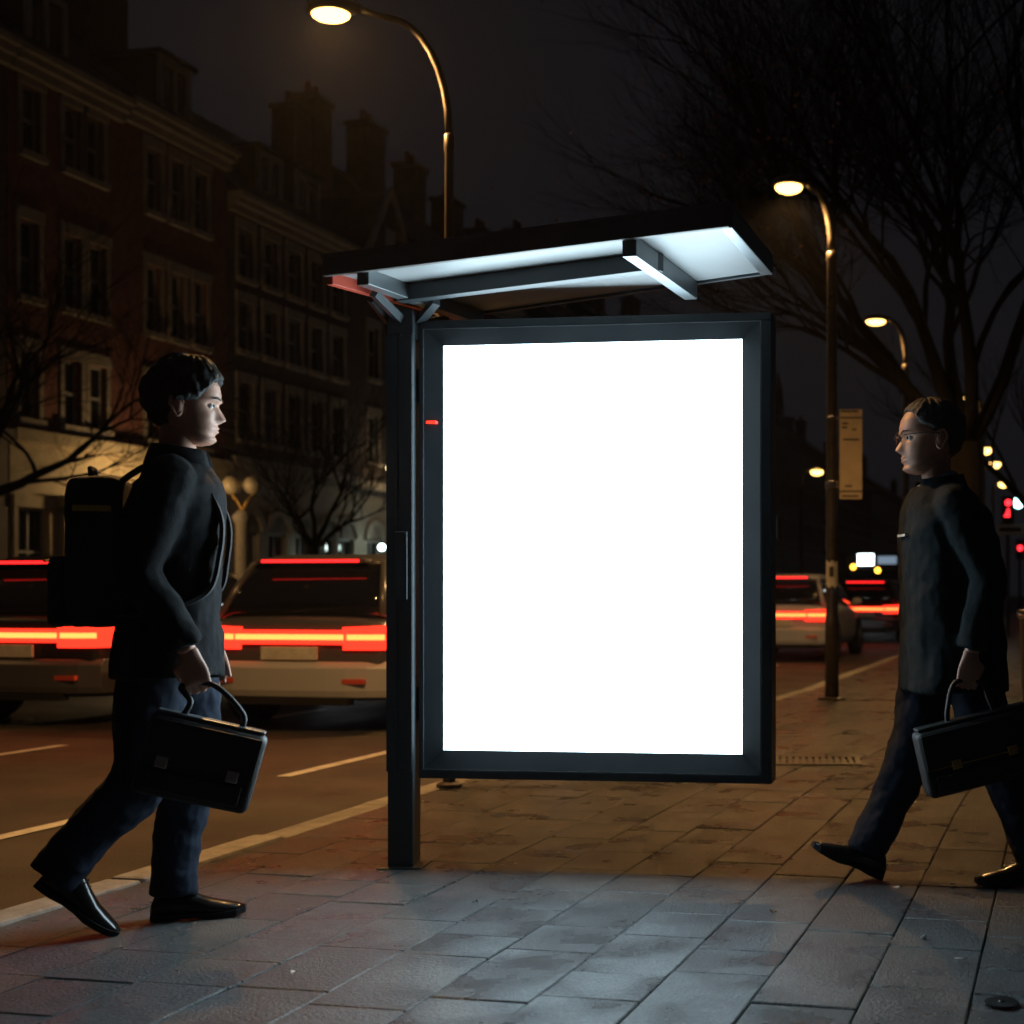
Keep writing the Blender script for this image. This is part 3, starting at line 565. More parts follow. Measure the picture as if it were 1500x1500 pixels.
# ---------------------------------------------------------------- vehicles (rear at local y = 0, driving towards +y)
def car(label, x, y, paint, group='cars queuing in the road', lit=True, estate=False):
    o = thing('car', label, 'car', (x, y, ROAD), 0, group)
    S = [(.0, .74, .40, .90), (.05, .84, .30, .97), (.35, .89, .22, 1.0), (1.2, .90, .2, 1.0), (2.6, .90, .2, .97), (3.3, .89, .2, .90), (3.85, .85, .22, .78), (4.12, .76, .28, .68), (4.2, .66, .36, .60)]
    rs = []
    for yy, hw, zb, zt in S:
        h = [(hw * .82, zb), (hw * .97, zb + .08), (hw, zb + .25), (hw, zt - .22), (hw * .975, zt - .07), (hw * .90, zt), (hw * .5, zt + .015)]
        ring = h + [(-a, b) for a, b in reversed(h)]
        rs.append([(a, yy, b) for a, b in ring])
    m = MB(); m.rings(rs); bd = m.build('body', paint, o, smooth=True)
    s_ = bd.modifiers.new('sub', 'SUBSURF'); s_.levels = 2; s_.render_levels = 2
    def ring(z, ya, yb, hw, n=6):
        pts = []; r_ = .16
        for cx, cy, a0 in ((hw - r_, yb - r_, 0), (-hw + r_, yb - r_, 90), (-hw + r_, ya + r_, 180), (hw - r_, ya + r_, 270)):
            for k in range(n): a = R(a0 + 90 * k / (n - 1)); pts.append((cx + r_ * math.cos(a), cy + r_ * math.sin(a), z))
        return pts
    yr = .12 if not estate else .05
    g0, g1, g2, g3 = ring(.965, yr - .02, 3.15, .80), ring(1.2, yr + .1, 2.7, .735), ring(1.43, yr + .26, 2.2, .655), ring(1.52, yr + .5, 1.95, .56)
    m = MB(); m.rings([g0, g1, g2]); m.build('glasshouse', 'carglass', o, smooth=True)
    gr_ = [ring(1.425, yr + .24, 2.22, .668), ring(1.47, yr + .3, 2.12, .645), g3]
    m = MB(); m.rings(gr_); rf = m.build('roof', paint, o, smooth=True)
    for s in (-1, 1):
        m = MB(); m.tube([(s * .765, yr + .06, .97), (s * .70, yr + .17, 1.2), (s * .625, yr + .32, 1.43)], [.075, .06, .05], 6, (1, .6)); m.build('pillar', paint, o, smooth=True)
        m = MB(); m.tube([(s * .775, 1.45, .97), (s * .735, 1.45, 1.2), (s * .66, 1.45, 1.43)], .04, 6, (1, .5)); m.build('pillar', paint, o, smooth=True)
        m = MB(); m.tube([(s * .755, 3.05, .97), (s * .70, 2.6, 1.2), (s * .625, 2.14, 1.43)], .045, 6, (1, .7))
        m.build('pillar', paint, o, smooth=True)
        m = MB(); m.ball((s * .98, 2.62, 1.03), 1, 8, (.10, .06, .075)); m.tube([(s * .86, 2.66, .98), (s * .95, 2.63, 1.0)], .025, 6); m.build('wing_mirror', paint, o, smooth=True)
        for yw in (.78, 3.38):
            m = MB(); m.lathe([(.2, -.1), (.30, -.105), (.325, -.07), (.325, .07), (.30, .105), (.2, .1)], (s * .83, yw, .325), 24, 'X'); wh = m.build('wheel', 'tyre', o, smooth=True)
            m = MB(); m.lathe([(.2, -.02), (.195, .02), (.06, .035), (.05, .045)], (s * .83 + s * .06, yw, .325), 20, 'X')
            for k in range(5):
                a = 2 * math.pi * k / 5; m.box((s * .83 + s * .095, yw + .12 * math.cos(a), .325 + .12 * math.sin(a)), (.02, .2, .045), rx=a)
            m.build('rim', 'rim', wh)
            m = MB(); rs2 = []
            for k in range(13):
                a = math.pi * k / 12; rs2.append([(s * xx, yw + rr * math.cos(a), .325 + rr * math.sin(a)) for xx, rr in ((.84, .34), (.915, .34), (.915, .385), (.84, .40))])
            m.rings(rs2); m.build('wheel_arch', 'tyre', o, smooth=True)
        m = MB(); rs2 = []
        for t in range(7):
            a = t / 6; xx = s * (.50 + .385 * min(1, a * 1.3)); yy = -.022 + (.30 * max(0, a - .6) / .4) - (0 if a < .6 else .0); yy += .03 * a
            if a > .75: xx = s * .893
            rs2.append([(xx, yy, .70), (xx, yy, .89 + .02 * a), (xx - s * .05, yy + .05, .89 + .02 * a), (xx - s * .05, yy + .05, .70)])
        m.rings(rs2); tl = m.build('tail_light', 'tail' if lit else 'redspill_lens', o, smooth=False)
        m = MB(); rs2 = []
        for t in range(5):
            a = t / 4; xx = s * (.53 + .31 * a); rs2.append([(xx, -.034 + .035 * a, .785), (xx, -.034 + .035 * a, .83), (xx, -.0 + .035 * a, .83), (xx, -.0 + .035 * a, .785)])
        m.rings(rs2); m.build('light_guide', 'tailhot', tl)
    m = MB(); m.b2(-.495, .495, -.034, .05, .745, .865); lbar = m.build('light_bar', 'tail', o, bevel=.008)
    m = MB(); m.b2(-.50, .50, -.040, -.0345, .785, .83); m.build('light_guide', 'tailhot', lbar)
    m = MB(); m.b2(-.52, .52, yr + .175, yr + .30, 1.435, 1.475); m.build('spoiler', paint, o, bevel=.012)
    m = MB(); m.b2(-.46, .46, yr + .163, yr + .174, 1.443, 1.466); m.build('brake_strip', 'brakestrip', o)
    m = MB(); rs2 = []
    for k in range(11):
        t = -1 + 2 * k / 10; yy = -.075 + .13 * t ** 4; xx = .875 * t
        rs2.append([(xx, yy + .02, .30), (xx, yy, .36), (xx, yy, .55), (xx, yy + .04, .60), (xx, yy + .25, .60), (xx, yy + .25, .30)])
    m.rings(rs2); bp = m.build('bumper', 'carwhite' if paint != 'cardark' else 'carsilver', o, smooth=False, bevel=.01)  # bumper paler than the body, its colour mimicking a low white light streak
    m = MB(); m.b2(-.26, .26, -.045, -.02, .615, .725); m.build('number_plate', 'paper', o, bevel=.004)
    m = MB(); m.b2(-.55, .55, -.06, .05, .24, .299); m.build('diffuser', 'tyre', o)
    for s in (-1, 1):
        m = MB(); m.b2(s * .6 - .1, s * .6 + .1, -.085 + .02, -.02, .42, .46); m.build('reflector', 'redspill_lens', bp)
        m = MB(); m.b2(s * .62 - .14, s * .62 + .14, 4.02, 4.16, .56, .68); m.build('headlamp', 'headlight', o, bevel=.02)
        m = MB(); m.b2(s * .905 - .012, s * .905 + .012, 1.2, 1.38, .84, .87); m.build('door_handle', 'chrome', o)
    m = MB(); m.b2(-.02, .02, yr + .115, yr + .135, 1.0, 1.25); m.build('rear_wiper', 'tyre', o)
    return o
car('silver hatchback with red tail lights in the lane nearest the shelter', -6.4, 10.45, 'carsilver')
car('dark hatchback with red tail lights in the second lane', -9.1, 10.4, 'cardark')
car('white hatchback braking up the road past the lamp with the board', -4.85, 23.0, 'carwhite')
car('small dark car braking at the head of the queue', -4.75, 32.5, 'cardark')
car('dark estate car far up the second lane', -8.0, 37.0, 'cardark', estate=True)
# oncoming bus
b = thing('bus', 'oncoming single decker bus with a bright white destination display', 'bus', (-8.5, 60.5, ROAD), 0)
m = MB(); m.b2(-1.25, 1.25, 0, 10, .3, 3.0); m.build('body', 'cardark', b, bevel=.12)
m = MB(); m.b2(-1.1, 1.1, -.02, .0, 1.0, 2.25); m.build('windscreen', 'carglass', b, bevel=.01)
m = MB(); m.b2(-.6, .12, -.03, -.001, 2.45, 2.95); m.build('destination_display', 'signwhite', b, bevel=.01)
m = MB(); m.b2(.3, 1.15, -.03, -.001, 2.5, 2.85); m.build('lit_top_panel', 'windowcold', b)
for s in (-1, 1):
    m = MB(); m.b2(s * .95 - .13, s * .95 + .13, -.03, .01, .62, .82); m.build('headlamp', 'headlight', b)
    m = MB(); m.lathe([(.13, 0), (.1, -.04)], (s * .55 - .25, -.02, 2.3 - .08 * s), 12, 'Y'); m.build('indicator', 'amber', b)
    for yw in (2.2, 7.8):
        m = MB(); m.lathe([(.25, -.14), (.47, -.14), (.5, -.1), (.5, .1), (.47, .14), (.25, .14)], (s * 1.13, yw, .5), 20, 'X'); m.build('wheel', 'tyre', b, smooth=True)
    m = MB(); m.b2(s * 1.255 - .01, s * 1.255 + .01, .5, 9.5, 1.3, 2.3); m.build('side_window', 'carglass', b)

# ---------------------------------------------------------------- bare trees
def tree(label, x, y, r0, fork, stems, lev, seed, lean=(0, 0), spread=.55, L0=1.6, leaves=0, shrink=.76, kinks=5, up=.12, extra=2):
    rnd = random.Random(seed)
    o = thing('bare_tree', label, 'tree', (x, y, -.02), 0, 'bare street trees')
    tr = MB(); cr = MB(); tips = []
    tr.tube([(0, 0, 0), (0, 0, .12), (lean[0] * .3, lean[1] * .3, fork * .5), (lean[0] * .6, lean[1] * .6, fork)], [r0 * 1.5, r0 * 1.12, r0, r0 * .92], 12)
    def grow(p, d, r, length, level):
        pts = [p]; rad = [r]; dd = d.copy(); kids = []
        for k in range(kinks):
            dd = (dd + Vector((rnd.gauss(0, .13), rnd.gauss(0, .13), rnd.gauss(up * .3, .08)))).normalized()
            pts.append(pts[-1] + dd * length / kinks); rad.append(r * (1 - .42 * (k + 1) / kinks)); kids.append((pts[-1], dd.copy(), rad[-1]))
        mb = tr if level == 0 else cr
        mb.tube(pts, rad, 8 if level < 2 else (5 if level < 4 else 3), cap=level == 0)
        if level >= lev: tips.append(pts[-1]); return
        n = rnd.choice((2, 3)) if level < 2 else rnd.choice((2, 2, 3))
        for i in range(n + (extra if level < lev - 1 else 1)):
            if i < n: p2, d2, r2 = kids[-1]
            else: p2, d2, r2 = kids[rnd.randrange(1, kinks - 1)]
            ax = Vector((rnd.gauss(0, 1), rnd.gauss(0, 1), rnd.gauss(0, .6))).normalized()
            nd = (d2 + ax * spread * rnd.uniform(.6, 1.3) + Vector((0, 0, up))).normalized()
            grow(p2, nd, r2 * (.78 if i < n else .55), length * shrink * rnd.uniform(.75, 1.1), level + 1)
    for dx, dy, dz in stems:
        grow(Vector((lean[0] * .6, lean[1] * .6, fork - .1)), Vector((dx, dy, dz)).normalized(), r0 * .44, L0, 0)
    tr.build('trunk', 'bark', o, smooth=True); cr.build('crown', 'bark', o, smooth=True)
    if leaves:
        lm = MB()
        for k in range(leaves):
            p = rnd.choice(tips) + Vector((rnd.gauss(0, .08), rnd.gauss(0, .08), rnd.gauss(0, .08)))
            a = Vector((rnd.gauss(0, 1), rnd.gauss(0, 1), rnd.gauss(0, 1))).normalized() * .03; b_ = Vector((rnd.gauss(0, 1), rnd.gauss(0, 1), rnd.gauss(0, 1))).normalized() * .022
            lm.add([p - a, p + b_, p + a, p - b_], [(0, 1, 2, 3)])
        tag(lm.build('dead_leaves', 'leafdead', o), kind='stuff')
    return o
# near-pavement tree behind the walking man: several stems fanning out
tree('large bare many-stemmed tree on the near pavement by the kerb', -1.20, 16.6, .22, 2.9, [(-.75, -.1, 1.0), (-.35, -.25, 1.1), (.05, .1, 1.2), (.45, -.1, 1.0), (-.95, .2, .75), (.2, -.5, 1.0)], 5, 11, L0=2.5, leaves=900, spread=.55, up=.05, extra=3)
tree('bare tree at the far kerb before the cream house', -15.9, 17.6, .19, 2.6, [(.1, .7, .9), (.3, -.3, 1), (-.3, .3, 1), (.2, .9, .55)], 5, 5, L0=1.7, spread=.6, up=.03, shrink=.8)
tree('bare tree at the far kerb before the arched house', -16.2, 27.3, .15, 2.2, [(.1, .6, .9), (0, -.7, .8), (-.1, 0, 1.1), (.1, .8, .45), (.1, -.9, .4)], 5, 23, L0=1.35, spread=.55)
tree('bare tree at the far kerb well past the gabled house', -16.2, 62, .2, 2.6, [(.1, .6, 1), (0, -.7, 1), (-.3, 0, 1.1)], 4, 31, L0=2.0)
tree('bare tree on the near pavement beyond the second lamp row', -.6, 33, .24, 2.8, [(-.5, .1, 1), (.4, 0, 1), (0, .2, 1.1)], 4, 37, L0=2.2)
# ---------------------------------------------------------------- people (local x = forward, y = their left, z = up)
XF = [(0, .045), (.03, .072), (.08, .086), (.14, .079), (.19, .086), (.25, .086), (.30, .083), (.38, .081), (.45, .080), (.5, .079), (.56, .089), (.65, .089), (.75, .083), (.85, .068), (.93, .045), (.98, .022), (1, .0)]
XB = [(0, .03), (.06, .0), (.14, -.035), (.22, -.062), (.32, -.082), (.45, -.098), (.6, -.107), (.75, -.102), (.85, -.086), (.93, -.06), (.98, -.03), (1, 0)]
WH = [(0, .022), (.04, .040), (.1, .052), (.2, .061), (.3, .067), (.45, .073), (.6, .077), (.75, .074), (.85, .062), (.93, .043), (.98, .022), (1, 0)]
NO = [(.27, 0), (.30, .013), (.335, .026), (.37, .024), (.44, .014), (.5, .007), (.55, 0), (1, 0)]
HH = .235; HS = 1.10
def head_pt(t, a, off=0.0, feat=True):
    xf, xb, wd = lerp_tab(XF, t), lerp_tab(XB, t), lerp_tab(WH, t)
    cx = (xf + xb) / 2; hd = (xf - xb) / 2; c, s = math.cos(a), math.sin(a)
    e_ = .85; x = cx + hd * math.copysign(abs(c) ** e_, c); y = wd * math.copysign(abs(s) ** e_, s)
    if feat and c > 0:
        sg = .010 + .004 * math.exp(-((t - .32) / .04) ** 2)
        x += (lerp_tab(NO, t) if t > .27 else 0) * math.exp(-(y / sg) ** 2)
        for sy in (-1, 1):
            x -= .011 * math.exp(-((y - sy * .031) / .014) ** 2 - ((t - .495) / .04) ** 2)
            x += .005 * math.exp(-((y - sy * .03) / .02) ** 2 - ((t - .57) / .022) ** 2)
            x += .004 * math.exp(-((y - sy * .045) / .016) ** 2 - ((t - .36) / .06) ** 2)
        ml = math.exp(-(y / .022) ** 4)
        x += ml * (.0045 * math.exp(-((t - .19) / .014) ** 2) + .005 * math.exp(-((t - .235) / .013) ** 2) - .004 * math.exp(-((t - .213) / .006) ** 2))
    return Vector((x + off * c, y + off * s, t * HH + off * .6 * (t - .5) * 2))
def head_mesh(mb, M, nt=84, na=72):
    rs = [[M @ head_pt(.004 + .992 * i / nt, 2 * math.pi * k / na) for k in range(na)] for i in range(nt + 1)]
    mb.rings(rs)
def ears(mb, M):
    for s in (-1, 1):
        c = Vector((-.012, s * .0735, .44 * HH)); rs = []
        for k in range(18):
            a = 2 * math.pi * k / 18; rx_, rz_ = (.017, .031) if math.sin(a) > 0 else (.012, .028)
            p = c + Vector((-.004 * math.sin(a) + rx_ * math.cos(a), s * (.008 - .006 * math.cos(a)), rz_ * math.sin(a)))
            rs.append([M @ (p + Vector((.005 * math.cos(a) * math.cos(q_), s * .005 * math.sin(q_), .005 * math.sin(a) * math.cos(q_)))) for q_ in [2 * math.pi * j / 6 for j in range(6)]])
        mb.rings(rs, closed=True); mb.ball(M @ (c + Vector((-.001, s * .0055, 0))), 1, 8, (.018, .0095, .032))
def hair_mesh(M, line, off, seed, lump=.004):
    """Shell over the skull above the hairline; line(angle) gives the lowest height."""
    nt, na = 60, 120; mb = MB(); rows = []
    noise.seed_set(seed)
    for i in range(nt + 1):
        r_ = []
        for k in range(na):
            a = 2 * math.pi * k / na; lo = line(a) + .018 * noise.noise(Vector((math.cos(a) * 14, math.sin(a) * 14, 3.0))); t = lo + (.998 - lo) * i / nt
            edge = min(1, i / 9.0) ** .6; o_ = -.003 + (off + .003) * edge + (lump * noise.noise(Vector((math.cos(a) * 6, math.sin(a) * 6, t * 7 + seed))) + lump * .55 * noise.noise(Vector((math.cos(a) * 26, math.sin(a) * 26, t * 6)))) * edge
            p = head_pt(t, a, o_, False); p.z += off * .9 * sm(.8, 1, t)
            r_.append(M @ p)
        rows.append(r_)
    mb.rings(rows, cap=False); return mb
def torso(mb, secs, n=28, e_=.8):
    rs = []
    for z, cx, hd, hw in secs:
        rs.append([Vector((cx + hd * math.copysign(abs(math.cos(a)) ** e_, math.cos(a)), hw * math.copysign(abs(math.sin(a)) ** e_, math.sin(a)), z)) for a in [2 * math.pi * k / n for k in range(n)]])
    mb.rings(rs)
def bez(p, n=10):
    p = [Vector(a) for a in p]; out = []
    for i in range(len(p) - 1):
        a, b_ = p[i], p[i + 1]; ta = (p[i + 1] - p[max(i - 1, 0)]) / 2; tb = (p[min(i + 2, len(p) - 1)] - p[i]) / 2
        for k in range(n):
            t = k / n; out.append(a * (2 * t ** 3 - 3 * t ** 2 + 1) + ta * (t ** 3 - 2 * t ** 2 + t) + b_ * (-2 * t ** 3 + 3 * t ** 2) + tb * (t ** 3 - t ** 2))
    out.append(p[-1]); return out
def limb(mb, pts, rad, n=14, sub=8, sq=(1, 1)):
    P = bez(pts, sub); rr = bez([(r_, 0, 0) for r_ in rad], sub); mb.tube(P, [max(.004, r_.x) for r_ in rr], n, sq)
def hand(mb, wrist, direc, palm_n, grip=True, side=1):
    """palm plus five separate fingers curled round a handle; direc = towards the knuckles, palm_n = out of the palm"""
    d = Vector(direc).normalized(); nrm = (Vector(palm_n) - d * Vector(palm_n).dot(d)).normalized(); ac = d.cross(nrm) * side
    w_ = Vector(wrist)
    rs = []
    for t, hw, ht in ((-.01, .026, .020), (.02, .032, .019), (.055, .041, .016), (.09, .042, .014), (.1, .038, .011)):
        rs.append([w_ + d * t + ac * hw * math.cos(2 * math.pi * k / 12) + nrm * ht * math.sin(2 * math.pi * k / 12) for k in range(12)])
    mb.rings(rs)
    for i, (off, ln) in enumerate(((.031, .072), (.0105, .080), (-.0105, .075), (-.031, .060))):
        b0 = w_ + d * .09 + ac * off; c1 = 1.15 if grip else .35
        p = [b0 - d * .015, b0]; dd = d.copy()
        for seg, fr_ in ((.45, .4 * c1), (.3, .95 * c1), (.25, .75 * c1)):
            ca, sa_ = math.cos(fr_), math.sin(fr_); n2 = (nrm * 1); pr_ = dd.copy()
            dd = (dd * ca + (d.cross(ac) if False else (nrm - pr_ * nrm.dot(pr_)).normalized()) * sa_).normalized()
            if dd.dot(nrm) < 0 and False: pass
            p.append(p[-1] + dd * ln * seg)
        mb.tube(p, [.0095, .0095, .0088, .0078, .006], 8)
    b0 = w_ + d * .03 + ac * .034
    mb.tube([b0 - ac * .01, b0 + ac * .012 + d * .015 + nrm * .008, b0 + ac * .010 + d * .045 + nrm * .026, b0 - ac * .008 + d * .062 + nrm * .036], [.012, .0125, .0105, .008], 8)
def shoe(parent, M, length=.285):
    st = [(-.085, .026, .055, 0), (-.07, .034, .085, 0), (-.03, .037, .105, 0), (.01, .038, .10, 0), (.05, .042, .078, 0), (.09, .047, .06, 0), (.13, .046, .05, .002), (.165, .036, .042, .006), (.19, .018, .03, .012)]
    k_ = length / .275; up_ = MB(); rs = []
    for x, hw, zt, zb in st:
        rs.append([M @ Vector((x * k_, hw * math.cos(a), .018 + zb + (zt - .018 - zb) * max(0, math.sin(a)) ** .8 if math.sin(a) > 0 else .018 + zb)) for a in [2 * math.pi * k / 16 for k in range(16)]])
    up_.rings(rs); u = up_.build('shoe', 'shoe', parent, smooth=True)
    so = MB(); rs = []
    for x, hw, zt, zb in st:
        h_ = 0 if x < 0.0 or x > .06 else .006
        rs.append([M @ Vector((x * k_, y * (hw + .004), z)) for y, z in ((-1, zb + h_), (1, zb + h_), (1, .0195 + zb), (-1, .0195 + zb))])
    so.rings(rs); so.build('sole', 'tyre', u)
    la = MB()
    for i in range(4): la.tube([M @ Vector((.02 + i * .017, -.018, .088 - i * .0105)), M @ Vector((.022 + i * .017, 0, .098 - i * .0115)), M @ Vector((.02 + i * .017, .018, .088 - i * .0105))], .0026, 5)
    la.build('laces', 'nylon', u); return u
def rigid(x, y, z, pitch=0, yaw=0): return Matrix.Translation((x, y, z)) @ Matrix.Rotation(yaw, 4, 'Z') @ Matrix.Rotation(pitch, 4, 'Y')
def person(label, loc, rz, cfg):
    o = thing('person', label, 'person', loc, rz)
    c = cfg; M = Matrix.Translation(Vector(c['head'])) @ Matrix.Rotation(c.get('hyaw', 0), 4, 'Z') @ Matrix.Rotation(c.get('hpitch', 0), 4, 'Y') @ Matrix.Scale(c.get('hs', HS), 4) @ Matrix.Diagonal((c.get('hd', 1), c.get('hw', 1), 1, 1))
    # body: one continuous skin from neck to feet, with head and hands
    b_ = MB(); hx, hy, hz = c['head']
    torso(b_, [(.86, 0, .09, .14), (1.0, c['lean'] * .2, .095, .15), (1.15, c['lean'] * .4, .10, .15), (1.28, c['lean'] * .65, .09, .14), (1.36, c['lean'] * .85, .07, .11), (1.41, c['lean'] * .95, .05, .06)])
    limb(b_, [(c['lean'] * .95, 0, 1.42), (hx - .02, 0, hz - .01), (hx - .015, 0, hz + .07)], [.062, .056, .058], 14)
    for s, A in ((1, c['armL']), (-1, c['armR'])): limb(b_, A, [.04, .038, .03], 12)
    for s, A in ((1, c['legL']), (-1, c['legR'])): limb(b_, A, [.08, .052, .036], 12)
    me = baked(b_, .012, 3)
    hb = MB(); head_mesh(hb, M); ears(hb, M)
    for A, hn, g, sd in ((c['armL'], c['handL'], c.get('gripL', False), 1), (c['armR'], c['handR'], c.get('gripR', False), -1)): 
        hm = MB(); hand(hm, A[-1], hn[0], hn[1], g, sd); h2 = baked(hm, .0045, 2)
        hb.add([v.co.copy() for v in h2.vertices], [tuple(p.vertices) for p in h2.polygons])
    bm = bmesh.new(); bm.from_mesh(me); bm.from_mesh(hb.mesh('head')); me2 = bpy.data.meshes.new('body'); bm.to_mesh(me2); bm.free()
    for p in me2.polygons: p.use_smooth = True
    body = put(me2, 'body', 'skin', o)
    for s in (-1, 1):
        m = MB(); m.ball(M @ Vector((.066, s * .031, .495 * HH)), .0125, 8); e1 = m.build('eye', 'eye', o, smooth=True)
        m = MB(); m.ball(M @ Vector((.0755, s * .0315, .495 * HH)), .0052, 6); m.build('iris', 'iris', e1, smooth=True)
        m = MB(); m.tube([M @ head_pt(.575, s * .20, .002), M @ head_pt(.592, s * .38, .003), M @ head_pt(.58, s * .62, .002)], [.003, .0042, .002], 6); m.build('eyebrow', c['hair'], o, smooth=True)
    m = hair_mesh(M, c['hairline'], c['hoff'], 5, c.get('lump', .004)); m.build('hair', c['hair'], o, smooth=True)
    # trousers
    t = MB()
    for A in (c['legL'], c['legR']):
        K = [Vector(p) for p in A]; limb(t, [K[0] + Vector((0, 0, .02)), (K[0] + K[1]) / 2 + Vector((.008, 0, 0)), K[1], (K[1] + K[2]) / 2 + Vector((-.012, 0, 0)), K[2] + (K[2] - K[1]).normalized() * .02], [.112, .102, .086, .079, .075], 18)
    torso(t, [(.80, 0, .10, .155), (.9, 0, .12, .175), (1.0, 0, .115, .165)])
    put(baked(t, .0085, 5, .026, .08), 'trousers', c['trousers'], o)
    for A, S_ in ((c['legL'], c['shoeL']), (c['legR'], c['shoeR'])): shoe(o, rigid(*S_))
    # coat
    k = MB(); torso(k, c['coat'])
    for A, ext in ((c['armL'], 0), (c['armR'], 0)):
        K = [Vector(p) for p in A]; limb(k, [Vector((K[0].x, K[0].y * .45, K[0].z + .0)), K[0] + Vector((0, -.012 if K[0].y > 0 else .012, -.01)), (K[0] + K[1]) / 2, K[1], (K[1] + K[2]) / 2, K[2] - (K[2] - K[1]).normalized() * .015], [.062, .082, .077, .067, .061, .053], 18)
    coat = put(baked(k, .009, 6, .024, .10), 'coat', c['coatmat'], o)
    m = MB(); rs = []   # stand-up collar
    for a in [R(-150 + 300 * i / 24) for i in range(25)]:
        ca, sa_ = math.cos(a), math.sin(a); bx, bz = c['collar']
        def cp(rx, ry, z): return Vector((bx + rx * ca, ry * sa_, z + .012 * ca))
        rs.append([cp(.088, .092, bz - .02), cp(.078, .080, bz + .035), cp(.090, .092, bz + .038), cp(.110, .12, bz - .025)])
    rs = [[Vector((2 * c['collar'][0] - p.x, p.y, p.z)) for p in r_] for r_ in rs] if c.get('openfront', True) else rs
    m.rings(rs); m.build('collar', c['coatmat'], coat, smooth=True)
    return o, M
# man walking away to the right with a rucksack
LB = dict(lean=.05, head=(.055, 0, 1.525), hyaw=R(-4), hpitch=R(4), hair='hairblack', hoff=.017, lump=.010,
    hairline=lambda a: lerp_tab([(0, .80), (.5, .78), (.85, .66), (1.15, .52), (1.45, .50), (1.75, .40), (2.2, .22), (3.15, .16)], abs((a + math.pi) % (2 * math.pi) - math.pi)),
    armL=[(.03, .185, 1.40), (-.02, .26, 1.12), (.10, .24, .90)], armR=[(.03, -.185, 1.40), (-.04, -.265, 1.12), (.10, -.275, .875)],
    handL=((.3, .0, -1), (0, -1, 0)), handR=((.25, 0, -1), (0, 1, 0)), gripR=True,
    legL=[(.02, .085, .90), (.065, .085, .48), (.015, .085, .10)], legR=[(-.02, -.085, .90), (-.065, -.085, .47), (-.29, -.085, .20)],
    shoeL=(.035, .085, 0, 0, 0), shoeR=(-.285, -.085, .112, R(40), 0), trousers='trousers', coatmat='coatblack', collar=(.045, 1.475),
    coat=[(.79, .01, .165, .225), (.84, .01, .16, .222), (1.0, .015, .145, .205), (1.15, .02, .145, .205), (1.3, .03, .15, .222), (1.39, .04, .13, .205), (1.44, .045, .10, .15), (1.475, .045, .08, .095)])
p1 = V(-1.965, 4.33)
person('person in a black coat and dark trousers striding away wearing a rucksack', p1, YAW + R(17), LB)
def on1(): return (p1, YAW + R(17))
rk = thing('rucksack', 'bulky black rucksack worn on the back of the striding person', 'rucksack', *on1())
def soft(mb, name, mt, par, vox=.01, it=45): return put(baked(mb, vox, it, .016, .1, .8), name, mt, par)
m = MB(); m.b2(-.265, -.10, -.16, .16, .95, 1.41); soft(m, 'main_pouch', 'nylon', rk)
m = MB(); m.b2(-.32, -.25, -.13, .13, .95, 1.17); pk = soft(m, 'front_pocket', 'nylon', rk)
m = MB(); m.tube([(-.323, -.11, 1.15), (-.329, 0, 1.155), (-.323, .11, 1.15)], .004, 5); m.build('zip', 'yellowtape', rk)
m = MB(); m.b2(-.277, -.265, -.12, .12, 1.29, 1.315); m.build('yellow_strip', 'yellowtape', rk)
m = MB(); m.b2(-.235, -.13, -.170, -.157, 1.30, 1.318); m.build('yellow_strip', 'yellowtape', rk)
def band(mb, pts, width, thick):
    P = bez(pts, 8); rs = []
    for i, p in enumerate(P):
        t = (P[min(i + 1, len(P) - 1)] - P[max(i - 1, 0)]).normalized(); a = (Vector((0, 1, 0)) - t * t.y)
        a = a.normalized() * width / 2; n_ = t.cross(a).normalized() * thick / 2
        rs.append([p - a - n_, p + a - n_, p + a + n_, p - a + n_])
    mb.rings(rs); return mb
for s in (-1, 1):
    m = band(MB(), [(-.12, s * .10, 1.39), (-.02, s * .115, 1.452), (.09, s * .118, 1.432), (.172, s * .12, 1.30), (.17, s * .13, 1.16), (.135, s * .165, 1.05), (.0, s * .212, .99), (-.12, s * .15, .98)], .05, .012); m.build('shoulder_strap', 'nylon', rk)
m = MB(); m.tube([(-.2, -.05, 1.39), (-.21, -.03, 1.44), (-.21, .03, 1.44), (-.2, .05, 1.39)], .009, 8); m.build('grab_handle', 'nylon', rk, smooth=True)
